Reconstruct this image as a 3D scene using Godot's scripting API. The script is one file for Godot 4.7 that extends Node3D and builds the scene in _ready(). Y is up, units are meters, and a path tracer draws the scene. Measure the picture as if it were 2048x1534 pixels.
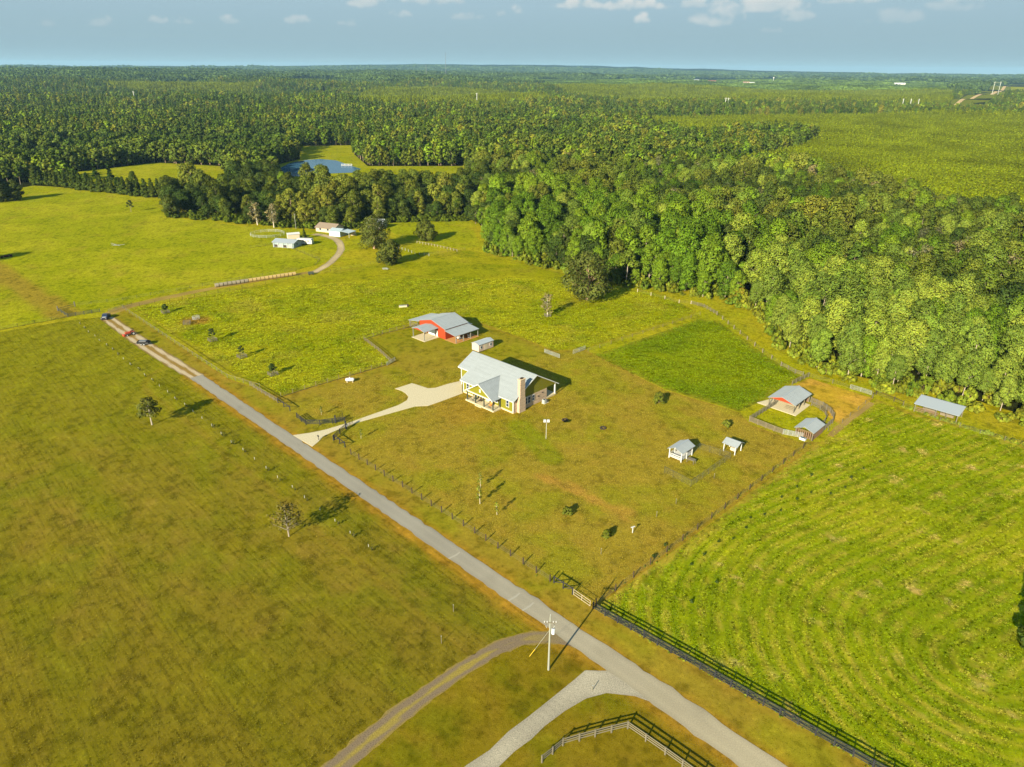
extends Node3D
# An aerial view over a farmstead: a small farm frame (metres) lies along the lane; x to the right, -z away from the camera.

const FARM_AT := Vector3(0.36, 0, -167.91)      # front right corner of the green house
const FARM_TURN := -0.76588                     # every building of the farm is turned like the house
const GRASS_LIGHT := 1.5                       # all ground colours are scaled to real reflectances

var rng := RandomNumberGenerator.new()
var used := {}
var M := {}
var nz := FastNoiseLite.new()
var nz2 := FastNoiseLite.new()
var unit_box := BoxMesh.new()
var unit_post: CylinderMesh
var unit_rod: CylinderMesh
var flat_uv := {}
var lane_mid := PackedVector2Array()

# ---------------------------------------------------------------- helpers
func numbered(parent: Node, called: String) -> String:
	var key := str(parent.get_instance_id()) + called
	var n: int = used.get(key, 0)
	used[key] = n + 1
	return called if n == 0 else "%s_%03d" % [called, n]

func tag(o: Node, label: String, category: String, group := "", kind := "") -> void:
	if label: o.set_meta("label", label)
	if category: o.set_meta("category", category)
	if group: o.set_meta("group", group)
	if kind: o.set_meta("kind", kind)

func thing(called: String, label: String, category: String, at := Vector3.ZERO, turn := 0.0, group := "") -> Node3D:
	var o := Node3D.new()
	o.name = numbered(self, called)
	add_child(o, true)
	o.position = at
	o.rotation.y = turn
	tag(o, label, category, group)
	return o

func part(called: String, mesh: Mesh, look: Material, parent: Node, at := Transform3D.IDENTITY) -> MeshInstance3D:
	var o := MeshInstance3D.new()
	o.name = numbered(parent, called)
	o.mesh = mesh
	if look: o.material_override = look
	o.transform = at
	parent.add_child(o, true)
	return o

func structure(called: String, mesh: Mesh, mat: Material, label := "") -> MeshInstance3D:
	var o := part(called, mesh, mat, self)
	tag(o, label, called.replace("_", " "), "", "structure")
	return o

func box(called: String, parent: Node, mat: Material, mid: Vector3, size: Vector3, turn := 0.0) -> MeshInstance3D:
	return part(called, unit_box, mat, parent, Transform3D(Basis(Vector3.UP, turn) * Basis.from_scale(size), mid))

func along(a: Vector3, b: Vector3, w: float, h: float) -> Transform3D:
	# a unit shape (y long) laid from a to b
	var y := b - a
	var side := y.cross(Vector3.UP)
	if side.length() < 0.001: side = Vector3.RIGHT
	side = side.normalized()
	var up := side.cross(y.normalized())
	return Transform3D(Basis(side * w, y, up * h), (a + b) * 0.5)

func beam(called: String, parent: Node, mat: Material, a: Vector3, b: Vector3, w: float, h: float) -> MeshInstance3D:
	return part(called, unit_box, mat, parent, along(a, b, w, h))

func rod(called: String, parent: Node, mat: Material, a: Vector3, b: Vector3, r: float) -> MeshInstance3D:
	return part(called, unit_rod, mat, parent, along(a, b, r * 2.0, r * 2.0))

func farm(x: float, z: float, y := 0.0) -> Vector3:
	return FARM_AT + Vector3(x * 0.72077 - z * 0.69317, y, x * 0.69317 + z * 0.72077)

func farm2(x: float, z: float) -> Vector2:
	var p := farm(x, z)
	return Vector2(p.x, p.z)

func v3(p: Vector2, y := 0.0) -> Vector3:
	return Vector3(p.x, y, p.y)

func lin(r: float, g: float, b: float) -> Color:
	return Color(r, g, b).linear_to_srgb()

func mat(r: float, g: float, b: float, rough := 0.85, metal := 0.0) -> StandardMaterial3D:
	var m := StandardMaterial3D.new()
	m.albedo_color = lin(r, g, b)
	m.roughness = rough
	m.metallic = metal
	m.metallic_specular = 0.4
	return m

func tri(st: SurfaceTool, a: Vector3, b: Vector3, c: Vector3) -> void:
	st.add_vertex(a)
	st.add_vertex(b)
	st.add_vertex(c)

func quad(st: SurfaceTool, a: Vector3, b: Vector3, c: Vector3, d: Vector3) -> void:
	tri(st, a, b, c)
	tri(st, a, c, d)

func begin() -> SurfaceTool:
	var st := SurfaceTool.new()
	st.begin(Mesh.PRIMITIVE_TRIANGLES)
	st.set_smooth_group(-1)
	return st

func finish(st: SurfaceTool) -> ArrayMesh:
	st.generate_normals()
	return st.commit()

func add_box(st: SurfaceTool, lo: Vector3, hi: Vector3, xf := Transform3D.IDENTITY) -> void:
	var p := []
	for i in 8:
		p.append(xf * Vector3(hi.x if i & 1 else lo.x, hi.y if i & 2 else lo.y, hi.z if i & 4 else lo.z))
	for f in [[0, 2, 3, 1], [4, 5, 7, 6], [0, 4, 6, 2], [1, 3, 7, 5], [2, 6, 7, 3], [0, 1, 5, 4]]:
		quad(st, p[f[0]], p[f[3]], p[f[2]], p[f[1]])

func add_tube(st: SurfaceTool, a: Vector3, b: Vector3, ra: float, rb: float, sides := 5) -> void:
	var d := (b - a).normalized()
	var s := d.cross(Vector3.RIGHT if absf(d.x) < 0.8 else Vector3.UP).normalized()
	var t := s.cross(d)
	for i in sides:
		var u := TAU * i / sides
		var v := TAU * (i + 1) / sides
		var n := s * cos(u) + t * sin(u)
		var m := s * cos(v) + t * sin(v)
		quad(st, a + n * ra, a + m * ra, b + m * rb, b + n * rb)

# a solid slab from four upper corners (a, b on the high edge; c, d on the low edge), with ribs running down the slope
func roof_mesh(a: Vector3, b: Vector3, c: Vector3, d: Vector3, thick := 0.12, rib := 0.6) -> ArrayMesh:
	var st := begin()
	var n := (b - a).cross(d - a).normalized()
	if n.y < 0: n = -n
	var k := n * -thick
	var ring := [a, b, c, d]
	if (b - a).cross(d - a).dot(n) > 0: ring = [b, a, d, c]
	quad(st, ring[0], ring[1], ring[2], ring[3])
	quad(st, ring[3] + k, ring[2] + k, ring[1] + k, ring[0] + k)
	for i in 4:
		var p: Vector3 = ring[i]
		var q: Vector3 = ring[(i + 1) % 4]
		quad(st, q, p, p + k, q + k)
	if rib > 0:
		var count := int(a.distance_to(b) / rib)
		for i in range(1, count):
			var t := float(i) / count
			var p := a.lerp(b, t)
			var q := d.lerp(c, t)
			var w := (b - a).normalized() * 0.025
			var h := n * 0.035
			quad(st, p - w + h, p + w + h, q + w + h, q - w + h)
			quad(st, p + w + h, p + w - h, q + w - h, q + w + h)
			quad(st, p - w - h, p - w + h, q - w + h, q - w - h)
	return finish(st)

# walls of a gabled box: outline of the gable (x, y) pushed along z from z0 (front) to z1 (back)
func prism_mesh(outline: PackedVector2Array, z0: float, z1: float) -> ArrayMesh:
	var st := begin()
	var idx := Geometry2D.triangulate_polygon(outline)
	var cw := Geometry2D.is_polygon_clockwise(outline)
	for i in range(0, idx.size(), 3):
		var a := outline[idx[i]]
		var b := outline[idx[i + 1]]
		var c := outline[idx[i + 2]]
		if (b - a).cross(c - a) > 0:
			var s := b
			b = c
			c = s
		tri(st, Vector3(a.x, a.y, z0), Vector3(b.x, b.y, z0), Vector3(c.x, c.y, z0))
		tri(st, Vector3(a.x, a.y, z1), Vector3(c.x, c.y, z1), Vector3(b.x, b.y, z1))
	for i in outline.size():
		var p := outline[i]
		var q := outline[(i + 1) % outline.size()]
		if cw:
			var s := p
			p = q
			q = s
		quad(st, Vector3(q.x, q.y, z0), Vector3(q.x, q.y, z1), Vector3(p.x, p.y, z1), Vector3(p.x, p.y, z0))
	return finish(st)

func smooth(a: float, b: float, x: float) -> float:
	var t := clampf((x - a) / (b - a), 0, 1)
	return t * t * (3 - 2 * t)

func land(x: float, z: float) -> float:
	# flat round the farm, then low swells, rising to wooded ridges far away
	var r := sqrt(x * x + z * z)
	if r < 700: return 0.0
	var az := atan2(x, -z)
	var h := nz.get_noise_2d(x * 0.05, z * 0.05) * 22.0 * smooth(700, 2600, r)
	h += (24.0 * smooth(0.25, -0.15, az) + 8.0) * smooth(1500, 5500, r)
	h += 16.0 * smooth(-0.28, -0.5, az) * exp(-pow((r - 4600.0) / 1300.0, 2))
	h += (45.0 + 85.0 * exp(-pow((az - 0.02) / 0.3, 2))) * smooth(8500, 13000, r)
	return h

# ---------------------------------------------------------------- textures
func grass_tile(seed_: int, fine: float, coarse: float, streak: float, c: Array, size := 512) -> Array:
	var a := FastNoiseLite.new()
	a.seed = seed_
	a.frequency = fine
	a.fractal_octaves = 3
	var b := FastNoiseLite.new()
	b.seed = seed_ + 9
	b.frequency = coarse
	b.fractal_octaves = 3
	var ia := a.get_seamless_image(size, size)
	var ib := b.get_seamless_image(size, size)
	var s := a.get_seamless_image(size, size / 8 if streak > 0 else size)
	if streak > 0:
		# rows: squeezed across, stretched along x
		s = b.get_seamless_image(size / 16, size)
		s.resize(size, size, Image.INTERPOLATE_CUBIC)
	var da := ia.get_data()
	var db := ib.get_data()
	var ds := s.get_data()
	var out := PackedByteArray()
	out.resize(size * size * 3)
	var hh := PackedByteArray()
	hh.resize(size * size)
	var lut := PackedByteArray()
	lut.resize(256 * 3)
	for i in 256:
		var v := i / 255.0
		var col: Color = c[0].lerp(c[1], smooth(0.15, 0.5, v)).lerp(c[2], smooth(0.6, 0.95, v))
		lut[i * 3] = int(col.r * 255)
		lut[i * 3 + 1] = int(col.g * 255)
		lut[i * 3 + 2] = int(col.b * 255)
	var wa := 0.62 * (1.0 - streak)
	var wb := 0.38 * (1.0 - streak)
	for i in size * size:
		var v := int(clampf((da[i] * wa + db[i] * wb + ds[i] * streak - 128.0) * 1.25 + 128.0, 0, 255))
		hh[i] = v
		v *= 3
		out[i * 3] = lut[v]
		out[i * 3 + 1] = lut[v + 1]
		out[i * 3 + 2] = lut[v + 2]
	var im := Image.create_from_data(size, size, false, Image.FORMAT_RGB8, out)
	var ih := Image.create_from_data(size, size, false, Image.FORMAT_L8, hh)
	return [ImageTexture.create_from_image(im), ImageTexture.create_from_image(ih)]

func ground_mat(tile: Array, detail: Texture2D, relief: float) -> StandardMaterial3D:
	var m := StandardMaterial3D.new()
	m.vertex_color_use_as_albedo = true
	m.albedo_texture = tile[0]
	m.roughness = 0.95
	m.specular_mode = BaseMaterial3D.SPECULAR_DISABLED
	m.heightmap_enabled = true
	m.heightmap_texture = tile[1]
	m.heightmap_scale = relief
	m.detail_enabled = true
	m.detail_albedo = detail
	m.detail_blend_mode = BaseMaterial3D.BLEND_MODE_MUL
	m.detail_uv_layer = BaseMaterial3D.DETAIL_UV_2
	return m

# ---------------------------------------------------------------- ground sheets
func wobbly(poly: PackedVector2Array, amount: float, step := 3.0) -> PackedVector2Array:
	var out := PackedVector2Array()
	for i in poly.size():
		var a := poly[i]
		var b := poly[(i + 1) % poly.size()]
		var n := maxi(1, int(a.distance_to(b) / step))
		for k in n:
			var p := a.lerp(b, float(k) / n)
			out.append(p + Vector2(nz2.get_noise_2d(p.x * 9, p.y * 9), nz2.get_noise_2d(p.x * 9 + 500, p.y * 9)) * amount)
	return out

func edge_distance(poly: PackedVector2Array, p: Vector2) -> float:
	var best := 1e9
	for i in poly.size():
		var q := Geometry2D.get_closest_point_to_segment(p, poly[i], poly[(i + 1) % poly.size()])
		best = minf(best, p.distance_squared_to(q))
	return sqrt(best)

# one sheet of ground cut to an outline; paint(p, distance to the outline) gives the colour, rows(p) the first texture frame
func sheet(poly: PackedVector2Array, cell: float, y: float, paint: Callable, rows: Callable, rough_edge := 0.5) -> ArrayMesh:
	var edge := wobbly(poly, rough_edge)
	var box_ := Rect2(edge[0], Vector2.ZERO)
	for p in edge: box_ = box_.expand(p)
	var st := SurfaceTool.new()
	st.begin(Mesh.PRIMITIVE_TRIANGLES)
	var nx := int(box_.size.x / cell) + 1
	var ny := int(box_.size.y / cell) + 1
	var inside := {}
	var cache := {}
	var put := func(p: Vector2):
		var key := Vector2i((p * 100.0).round())
		var c
		if cache.has(key): c = cache[key]
		else:
			c = [paint.call(p, edge_distance(poly, p)), rows.call(p)]
			cache[key] = c
		st.set_normal(Vector3.UP)
		st.set_color(c[0])
		st.set_uv(c[1])
		st.set_uv2(Vector2(p.x * 0.8 + p.y * 0.6, p.y * 0.8 - p.x * 0.6) / 47.0)
		st.add_vertex(Vector3(p.x, y + land(p.x, p.y), p.y))
	for j in ny + 1:
		for i in nx + 1:
			inside[Vector2i(i, j)] = Geometry2D.is_point_in_polygon(box_.position + Vector2(i, j) * cell, edge)
	for j in ny:
		for i in nx:
			var n := int(inside[Vector2i(i, j)]) + int(inside[Vector2i(i + 1, j)]) + int(inside[Vector2i(i, j + 1)]) + int(inside[Vector2i(i + 1, j + 1)])
			var o := box_.position + Vector2(i, j) * cell
			var ring := PackedVector2Array([o, o + Vector2(cell, 0), o + Vector2(cell, cell), o + Vector2(0, cell)])
			if n == 0: continue
			if n == 4:
				for k in [0, 1, 2, 0, 2, 3]: put.call(ring[k])
			else:
				for piece in Geometry2D.intersect_polygons(ring, edge):
					if Geometry2D.is_polygon_clockwise(piece): continue
					var idx := Geometry2D.triangulate_polygon(piece)
					for k in range(0, idx.size(), 3):
						var a := piece[idx[k]]
						var b := piece[idx[k + 1]]
						var c := piece[idx[k + 2]]
						if (b - a).cross(c - a) < 0:
							var s := b
							b = c
							c = s
						put.call(a)
						put.call(b)
						put.call(c)
	st.index()
	return st.commit()

# a strip of road along a line, with its own width at each point
func strip(line_: PackedVector2Array, widths_: Array, y: float, shade: Callable, across := 4) -> ArrayMesh:
	var st := SurfaceTool.new()
	st.begin(Mesh.PRIMITIVE_TRIANGLES)
	var pts := PackedVector2Array()
	var ws := []
	var line := line_
	var widths := widths_
	for round_ in (3 if line_.size() > 2 else 0):
		# round the corners
		var l2 := PackedVector2Array([line[0]])
		var w2 := [widths[0]]
		for i in line.size() - 1:
			l2.append(line[i].lerp(line[i + 1], 0.25))
			l2.append(line[i].lerp(line[i + 1], 0.75))
			w2.append(lerpf(widths[i], widths[i + 1], 0.25))
			w2.append(lerpf(widths[i], widths[i + 1], 0.75))
		l2.append(line[-1])
		w2.append(widths[-1])
		line = l2
		widths = w2
	for i in line.size() - 1:
		var n := maxi(1, int(line[i].distance_to(line[i + 1]) / 1.5))
		for k in n:
			pts.append(line[i].lerp(line[i + 1], float(k) / n))
			ws.append(lerpf(widths[i], widths[i + 1], float(k) / n))
	pts.append(line[-1])
	ws.append(widths[-1])
	var grid := []
	var run := 0.0
	for i in pts.size():
		var d := (pts[mini(i + 2, pts.size() - 1)] - pts[maxi(i - 2, 0)]).normalized()
		var s := Vector2(-d.y, d.x)
		if i: run += pts[i].distance_to(pts[i - 1])
		var row := []
		for k in across + 1:
			var t := float(k) / across * 2 - 1
			var w: float = ws[i]
			var p: Vector2 = pts[i] + s * (w * 0.5 * t)
			if k == 0 or k == across:
				p += s * t * (nz2.get_noise_2d(p.x * 22, p.y * 22) * 0.4 + nz2.get_noise_2d(p.x * 70, p.y * 70) * 0.25)
			row.append([p, shade.call(p, t, run), Vector2(run, w * 0.5 * t) / 9.0])
		grid.append(row)
	for i in grid.size() - 1:
		for k in across:
			for c in [grid[i][k], grid[i + 1][k + 1], grid[i][k + 1], grid[i][k], grid[i + 1][k], grid[i + 1][k + 1]]:
				st.set_normal(Vector3.UP)
				st.set_color(c[1])
				st.set_uv(c[2])
				st.set_uv2(c[0] / 31.0)
				st.add_vertex(Vector3(c[0].x, y + land(c[0].x, c[0].y), c[0].y))
	st.index()
	return st.commit()

func flat_mesh(poly: PackedVector2Array, y: float, thick := 0.0) -> ArrayMesh:
	var st := begin()
	var idx := Geometry2D.triangulate_polygon(poly)
	for i in range(0, idx.size(), 3):
		var a := v3(poly[idx[i]], y)
		var b := v3(poly[idx[i + 1]], y)
		var c := v3(poly[idx[i + 2]], y)
		if (b - a).cross(c - a).y > 0: tri(st, a, c, b)
		else: tri(st, a, b, c)
	if thick > 0:
		var cw := Geometry2D.is_polygon_clockwise(poly)
		for i in poly.size():
			var p := poly[i]
			var q := poly[(i + 1) % poly.size()]
			if cw:
				var s := p
				p = q
				q = s
			quad(st, v3(p, y), v3(p, y - thick), v3(q, y - thick), v3(q, y))
	return finish(st)

# grass blades standing on the ground: many small tufts, one object
func tuft_mesh(seed_: int, blades: int, spread: float, tall: float) -> ArrayMesh:
	var r := RandomNumberGenerator.new()
	r.seed = seed_
	var st := SurfaceTool.new()
	st.begin(Mesh.PRIMITIVE_TRIANGLES)
	for i in blades:
		var a := r.randf() * TAU
		var o := Vector3(cos(a), 0, sin(a)) * spread * sqrt(r.randf())
		var w := Vector3(-sin(a + r.randf()), 0, cos(a)) * spread * r.randf_range(0.16, 0.3)
		var tip := o * 1.35 + Vector3(r.randf_range(-0.3, 0.3) * spread, tall * r.randf_range(0.6, 1.0), r.randf_range(-0.3, 0.3) * spread)
		var g := r.randf_range(0.8, 1.15)
		st.set_color(Color(g, g, g))
		for p in [o - w, tip, o + w]:
			st.set_normal((Vector3.UP * 1.3 + o.normalized() * 0.7).normalized())
			st.add_vertex(p)
	return st.commit()

func scatter(called: String, parent: Node, mesh: Mesh, m: Material, rows: PackedFloat32Array) -> MultiMeshInstance3D:
	var mm := MultiMesh.new()
	mm.transform_format = MultiMesh.TRANSFORM_3D
	mm.use_colors = true
	mm.mesh = mesh
	mm.instance_count = rows.size() / 16
	mm.buffer = rows
	var o := MultiMeshInstance3D.new()
	o.name = numbered(parent, called)
	o.multimesh = mm
	o.material_override = m
	parent.add_child(o, true)
	return o

func place(rows: PackedFloat32Array, at: Vector3, s: float, sy: float, turn: float, c: Color) -> void:
	var a := cos(turn) * s
	var b := sin(turn) * s
	rows.append_array([a, 0.0, b, at.x, 0.0, sy, 0.0, at.y, -b, 0.0, a, at.z, c.r, c.g, c.b, 1.0])

# ---------------------------------------------------------------- trees
# A tree shape: {trunk, crown, all}: meshes of one tree, base at the origin; "all" joins both for the far woods.
func tree_shape(seed_: int, h: float, radius: float, low: float, clumps: int, sprays: int, leaf: float, style: String, green: Color, vary := 0.25, bark := Color(0.16, 0.13, 0.1), trunk_r := 0.28) -> Dictionary:
	var r := RandomNumberGenerator.new()
	r.seed = seed_
	var wood := SurfaceTool.new()
	wood.begin(Mesh.PRIMITIVE_TRIANGLES)
	wood.set_smooth_group(0)
	wood.set_color(bark)
	var lean := Vector3(r.randf_range(-1, 1), 0, r.randf_range(-1, 1)) * h * 0.04
	var stem := [Vector3(0, -0.3, 0), lean * 0.4 + Vector3(0, h * 0.35, 0), lean * 0.9 + Vector3(0, h * 0.7, 0), lean + Vector3(0, h * 0.94, 0)]
	var thick := [trunk_r * 1.25, trunk_r * 0.85, trunk_r * 0.5, trunk_r * 0.12]
	for i in 3: add_tube(wood, stem[i], stem[i + 1], thick[i], thick[i + 1], 6)
	var at_height := func(y: float) -> Vector3:
		var t := clampf(y / h, 0, 0.94)
		return lean * t + Vector3(0, t * h, 0)
	var balls := []
	for i in clumps:
		var t := (i + 0.5) / clumps
		var y: float
		var out: float
		var size: float
		var ang := i * 2.4 + r.randf() * 0.9
		if style == "pine":
			y = lerpf(low, 0.97, pow(t, 0.9)) * h
			out = radius * (1.0 - pow(t, 1.6) * 0.9) * r.randf_range(0.25, 1.0)
			size = radius * lerpf(0.5, 0.26, t) * r.randf_range(0.8, 1.2)
		elif style == "cone":
			y = lerpf(low, 0.97, t) * h
			out = radius * (1.0 - t) * r.randf_range(0.4, 0.85)
			size = radius * lerpf(0.55, 0.2, t)
		elif style == "tall":
			y = lerpf(low, 0.94, t) * h
			out = radius * (0.35 + 0.65 * sin(PI * clampf(0.12 + t * 0.85, 0, 1))) * r.randf_range(0.25, 0.95)
			size = radius * r.randf_range(0.3, 0.52)
		elif style == "dome": # tall with a full rounded head
			y = lerpf(low, 0.95, t) * h
			var q := (t - 0.3) / 0.7
			out = radius * (sqrt(maxf(0.0, 1.0 - q * q)) if q > 0 else 0.75 + 0.25 * t / 0.3) * r.randf_range(0.45, 0.9)
			size = radius * r.randf_range(0.32, 0.46)
		else: # round, spreading
			y = lerpf(low, 0.9, t) * h
			out = radius * sqrt(maxf(0.05, 1.0 - pow(absf(t * 1.75 - 0.7), 2.2))) * r.randf_range(0.35, 0.95)
			size = radius * r.randf_range(0.28, 0.45)
		var c: Vector3 = at_height.call(y) + Vector3(cos(ang), 0, sin(ang)) * out
		balls.append([c, size, r.randf_range(1 - vary, 1 + vary)])
		if style != "cone" and out > radius * 0.2:
			var from: Vector3 = at_height.call(maxf(y - out * (0.2 if style == "pine" else 0.75), h * 0.18))
			add_tube(wood, from, c, trunk_r * lerpf(0.42, 0.16, t), 0.03, 4)
	wood.generate_normals()
	var crown := SurfaceTool.new()
	crown.begin(Mesh.PRIMITIVE_TRIANGLES)
	var total := 0.0
	for b in balls: total += b[1] * b[1]
	for b in balls:
		var c: Vector3 = b[0]
		var size: float = b[1]
		var squash := 0.62 if style == "pine" else (0.8 if style == "cone" else 0.78)
		for k in int(sprays * size * size / total) + 1:
			var d := Vector3(r.randfn(), r.randfn() * 0.95 + 0.22, r.randfn()).normalized()
			var p := c + d * size * Vector3(1, squash, 1) * (1.0 - 0.45 * pow(r.randf(), 2.0))
			var n := (d + Vector3(0, 0.35, 0) + (p - Vector3(lean.x, h * 0.55, lean.z)).normalized() * 0.35).normalized()
			var face := (n + Vector3(r.randfn(), r.randfn(), r.randfn()) * 0.55).normalized()
			if face.dot(n) < 0: face = -face
			var s := face.cross(Vector3(r.randfn(), r.randfn(), r.randfn())).normalized()
			var u := s.cross(face)
			var l := leaf * r.randf_range(0.65, 1.35)
			var w := l * r.randf_range(0.45, 0.8)
			var g: float = b[2] * r.randf_range(0.75, 1.25)
			var col := Color(green.r * g * r.randf_range(0.9, 1.15), green.g * g, green.b * g * r.randf_range(0.7, 1.3))
			var droop := face * l * -0.22
			var a0 := p - u * l + droop
			var a1 := p + s * w
			var a2 := p + u * l + droop
			var a3 := p - s * w
			var nn := (n * 0.65 + face * 0.35).normalized()
			crown.set_color(col)
			for q in [a0, a1, a2, a0, a2, a3]:
				crown.set_normal(nn)
				crown.add_vertex(q)
	var wm := wood.commit()
	var cm := crown.commit()
	var both := SurfaceTool.new()
	both.begin(Mesh.PRIMITIVE_TRIANGLES)
	both.append_from(wm, 0, Transform3D.IDENTITY)
	both.append_from(cm, 0, Transform3D.IDENTITY)
	return {"trunk": wm, "crown": cm, "all": both.commit(), "h": h}

# a patch of distant wood: several rough crowns in one small mesh
func clump_mesh(seed_: int, crowns: int, spread: float, h: float, green: Color) -> ArrayMesh:
	var r := RandomNumberGenerator.new()
	r.seed = seed_
	var st := SurfaceTool.new()
	st.begin(Mesh.PRIMITIVE_TRIANGLES)
	for i in crowns:
		var c := Vector3(r.randf_range(-1, 1) * spread, h * r.randf_range(0.45, 0.75), r.randf_range(-1, 1) * spread)
		var size := h * r.randf_range(0.22, 0.34)
		var tint := r.randf_range(0.75, 1.3)
		for k in 42:
			var d := Vector3(r.randfn(), r.randfn() * 0.8 + 0.5, r.randfn()).normalized()
			var p := c + d * size * Vector3(1, 1.15, 1)
			var face := (d + Vector3(r.randfn(), r.randfn(), r.randfn()) * 0.4).normalized()
			var s := face.cross(Vector3(r.randfn(), r.randfn(), r.randfn())).normalized()
			var u := s.cross(face)
			var l := size * r.randf_range(0.35, 0.6)
			var g := tint * r.randf_range(0.8, 1.2)
			st.set_color(Color(green.r * g, green.g * g, green.b * g))
			for q in [p - u * l, p + s * l, p + u * l, p - u * l, p + u * l, p - s * l]:
				st.set_normal((d * 0.7 + face * 0.3).normalized())
				st.add_vertex(q)
	return st.commit()

func leaf_mat(tint := Color(1, 1, 1)) -> StandardMaterial3D:
	var m := StandardMaterial3D.new()
	m.vertex_color_use_as_albedo = true
	m.albedo_color = Color(tint.r, tint.g, tint.b).linear_to_srgb()
	m.roughness = 0.7
	m.metallic_specular = 0.06
	m.backlight_enabled = true
	m.backlight = Color(0.3, 0.3, 0.3)
	return m

func tree(called: String, shape: Dictionary, at: Vector3, s: float, turn: float, leaves: Material, label: String, category := "tree", group := "") -> Node3D:
	var t := thing(called, label, category, at, turn, group)
	part("trunk", shape.trunk, M.bark, t, Transform3D(Basis.from_scale(Vector3(s, s, s)), Vector3.ZERO))
	part("crown", shape.crown, leaves, t, Transform3D(Basis.from_scale(Vector3(s, s, s)), Vector3.ZERO))
	return t

var shapes := {}

func make_shapes() -> void:
	var pale := Color(0.145, 0.192, 0.026)
	var lush := Color(0.1, 0.16, 0.013)
	var dark := Color(0.048, 0.071, 0.014)
	var olive := Color(0.08, 0.104, 0.015)
	var grey := Color(0.13, 0.125, 0.05)
	var pine := Color(0.06, 0.095, 0.014)
	var young := Color(0.15, 0.2, 0.006)
	var light_bark := Color(0.34, 0.29, 0.2)
	for i in 4:
		shapes["pale%d" % i] = tree_shape(100 + i, 18.5 + i, 4.5 + 0.3 * i, 0.2 + 0.12 * (i % 2), 36, 6800, 0.31, "dome", pale, 0.16, light_bark, 0.2)
		shapes["lush%d" % i] = tree_shape(200 + i, 19 + i, 4.8 + 0.35 * i, 0.1 + 0.14 * (i % 2), 34, 6200, 0.34, "dome", lush, 0.2, light_bark, 0.22)
		shapes["oak%d" % i] = tree_shape(300 + i, 15 + i, 6.0 + 0.4 * i, 0.16, 30, 3800, 0.42, "round", dark, 0.3, Color(0.2, 0.15, 0.11), 0.38)
		shapes["pine%d" % i] = tree_shape(400 + i, 21 + i, 3.4 + 0.2 * i, 0.36, 24, 2300, 0.46, "pine", pine, 0.25, Color(0.2, 0.14, 0.1), 0.2)
		shapes["olive%d" % i] = tree_shape(500 + i, 18 + i, 4.8 + 0.3 * i, 0.2, 28, 3400, 0.42, "dome", olive, 0.3, light_bark, 0.2)
	for i in 2:
		shapes["grey%d" % i] = tree_shape(600 + i, 18 + i, 3.6, 0.35, 20, 700, 0.4, "tall", grey, 0.25, Color(0.42, 0.38, 0.32), 0.2)
		# coarser crowns for the woods beyond half a kilometre
		shapes["far_wood%d" % i] = tree_shape(700 + i, 18 + i, 5.0, 0.15, 18, 460, 1.0, "dome", lush, 0.3)
		shapes["far_dark%d" % i] = tree_shape(720 + i, 17 + i, 5.4, 0.16, 16, 460, 1.05, "round", Color(0.06, 0.092, 0.014), 0.3)
		shapes["far_pine%d" % i] = tree_shape(740 + i, 21 + i, 3.4, 0.33, 15, 340, 1.0, "pine", pine, 0.3)
		shapes["far_olive%d" % i] = tree_shape(760 + i, 18 + i, 5.0, 0.15, 18, 460, 1.0, "dome", Color(0.1, 0.12, 0.014), 0.3)
		shapes["young%d" % i] = tree_shape(800 + i, 7.0 + i, 1.9, 0.08, 12, 200, 0.55, "cone", young, 0.2, Color(0.1, 0.08, 0.05), 0.08)
		shapes["hedge%d" % i] = tree_shape(820 + i, 12 + i, 3.3, 0.06, 20, 1500, 0.5, "cone", Color(0.055, 0.075, 0.012), 0.25, Color(0.1, 0.08, 0.05), 0.16)
	M.bark = StandardMaterial3D.new()
	M.bark.vertex_color_use_as_albedo = true
	M.bark.roughness = 0.9
	for i in 6: M["leaf%d" % i] = leaf_mat([Color(1, 1, 1), Color(0.78, 0.85, 0.88), Color(1.12, 1.12, 1.0), Color(0.9, 1.02, 0.9), Color(1.2, 1.14, 1.1), Color(0.66, 0.74, 0.8)][i])

func seen(x: float, z: float, margin := 0.09) -> bool:
	if z > -20: return false
	return absf(atan2(x, -z)) < 0.66 + margin

func in_any(p: Vector2, polys: Array) -> bool:
	for q in polys:
		if Geometry2D.is_point_in_polygon(p, q): return true
	return false

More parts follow.
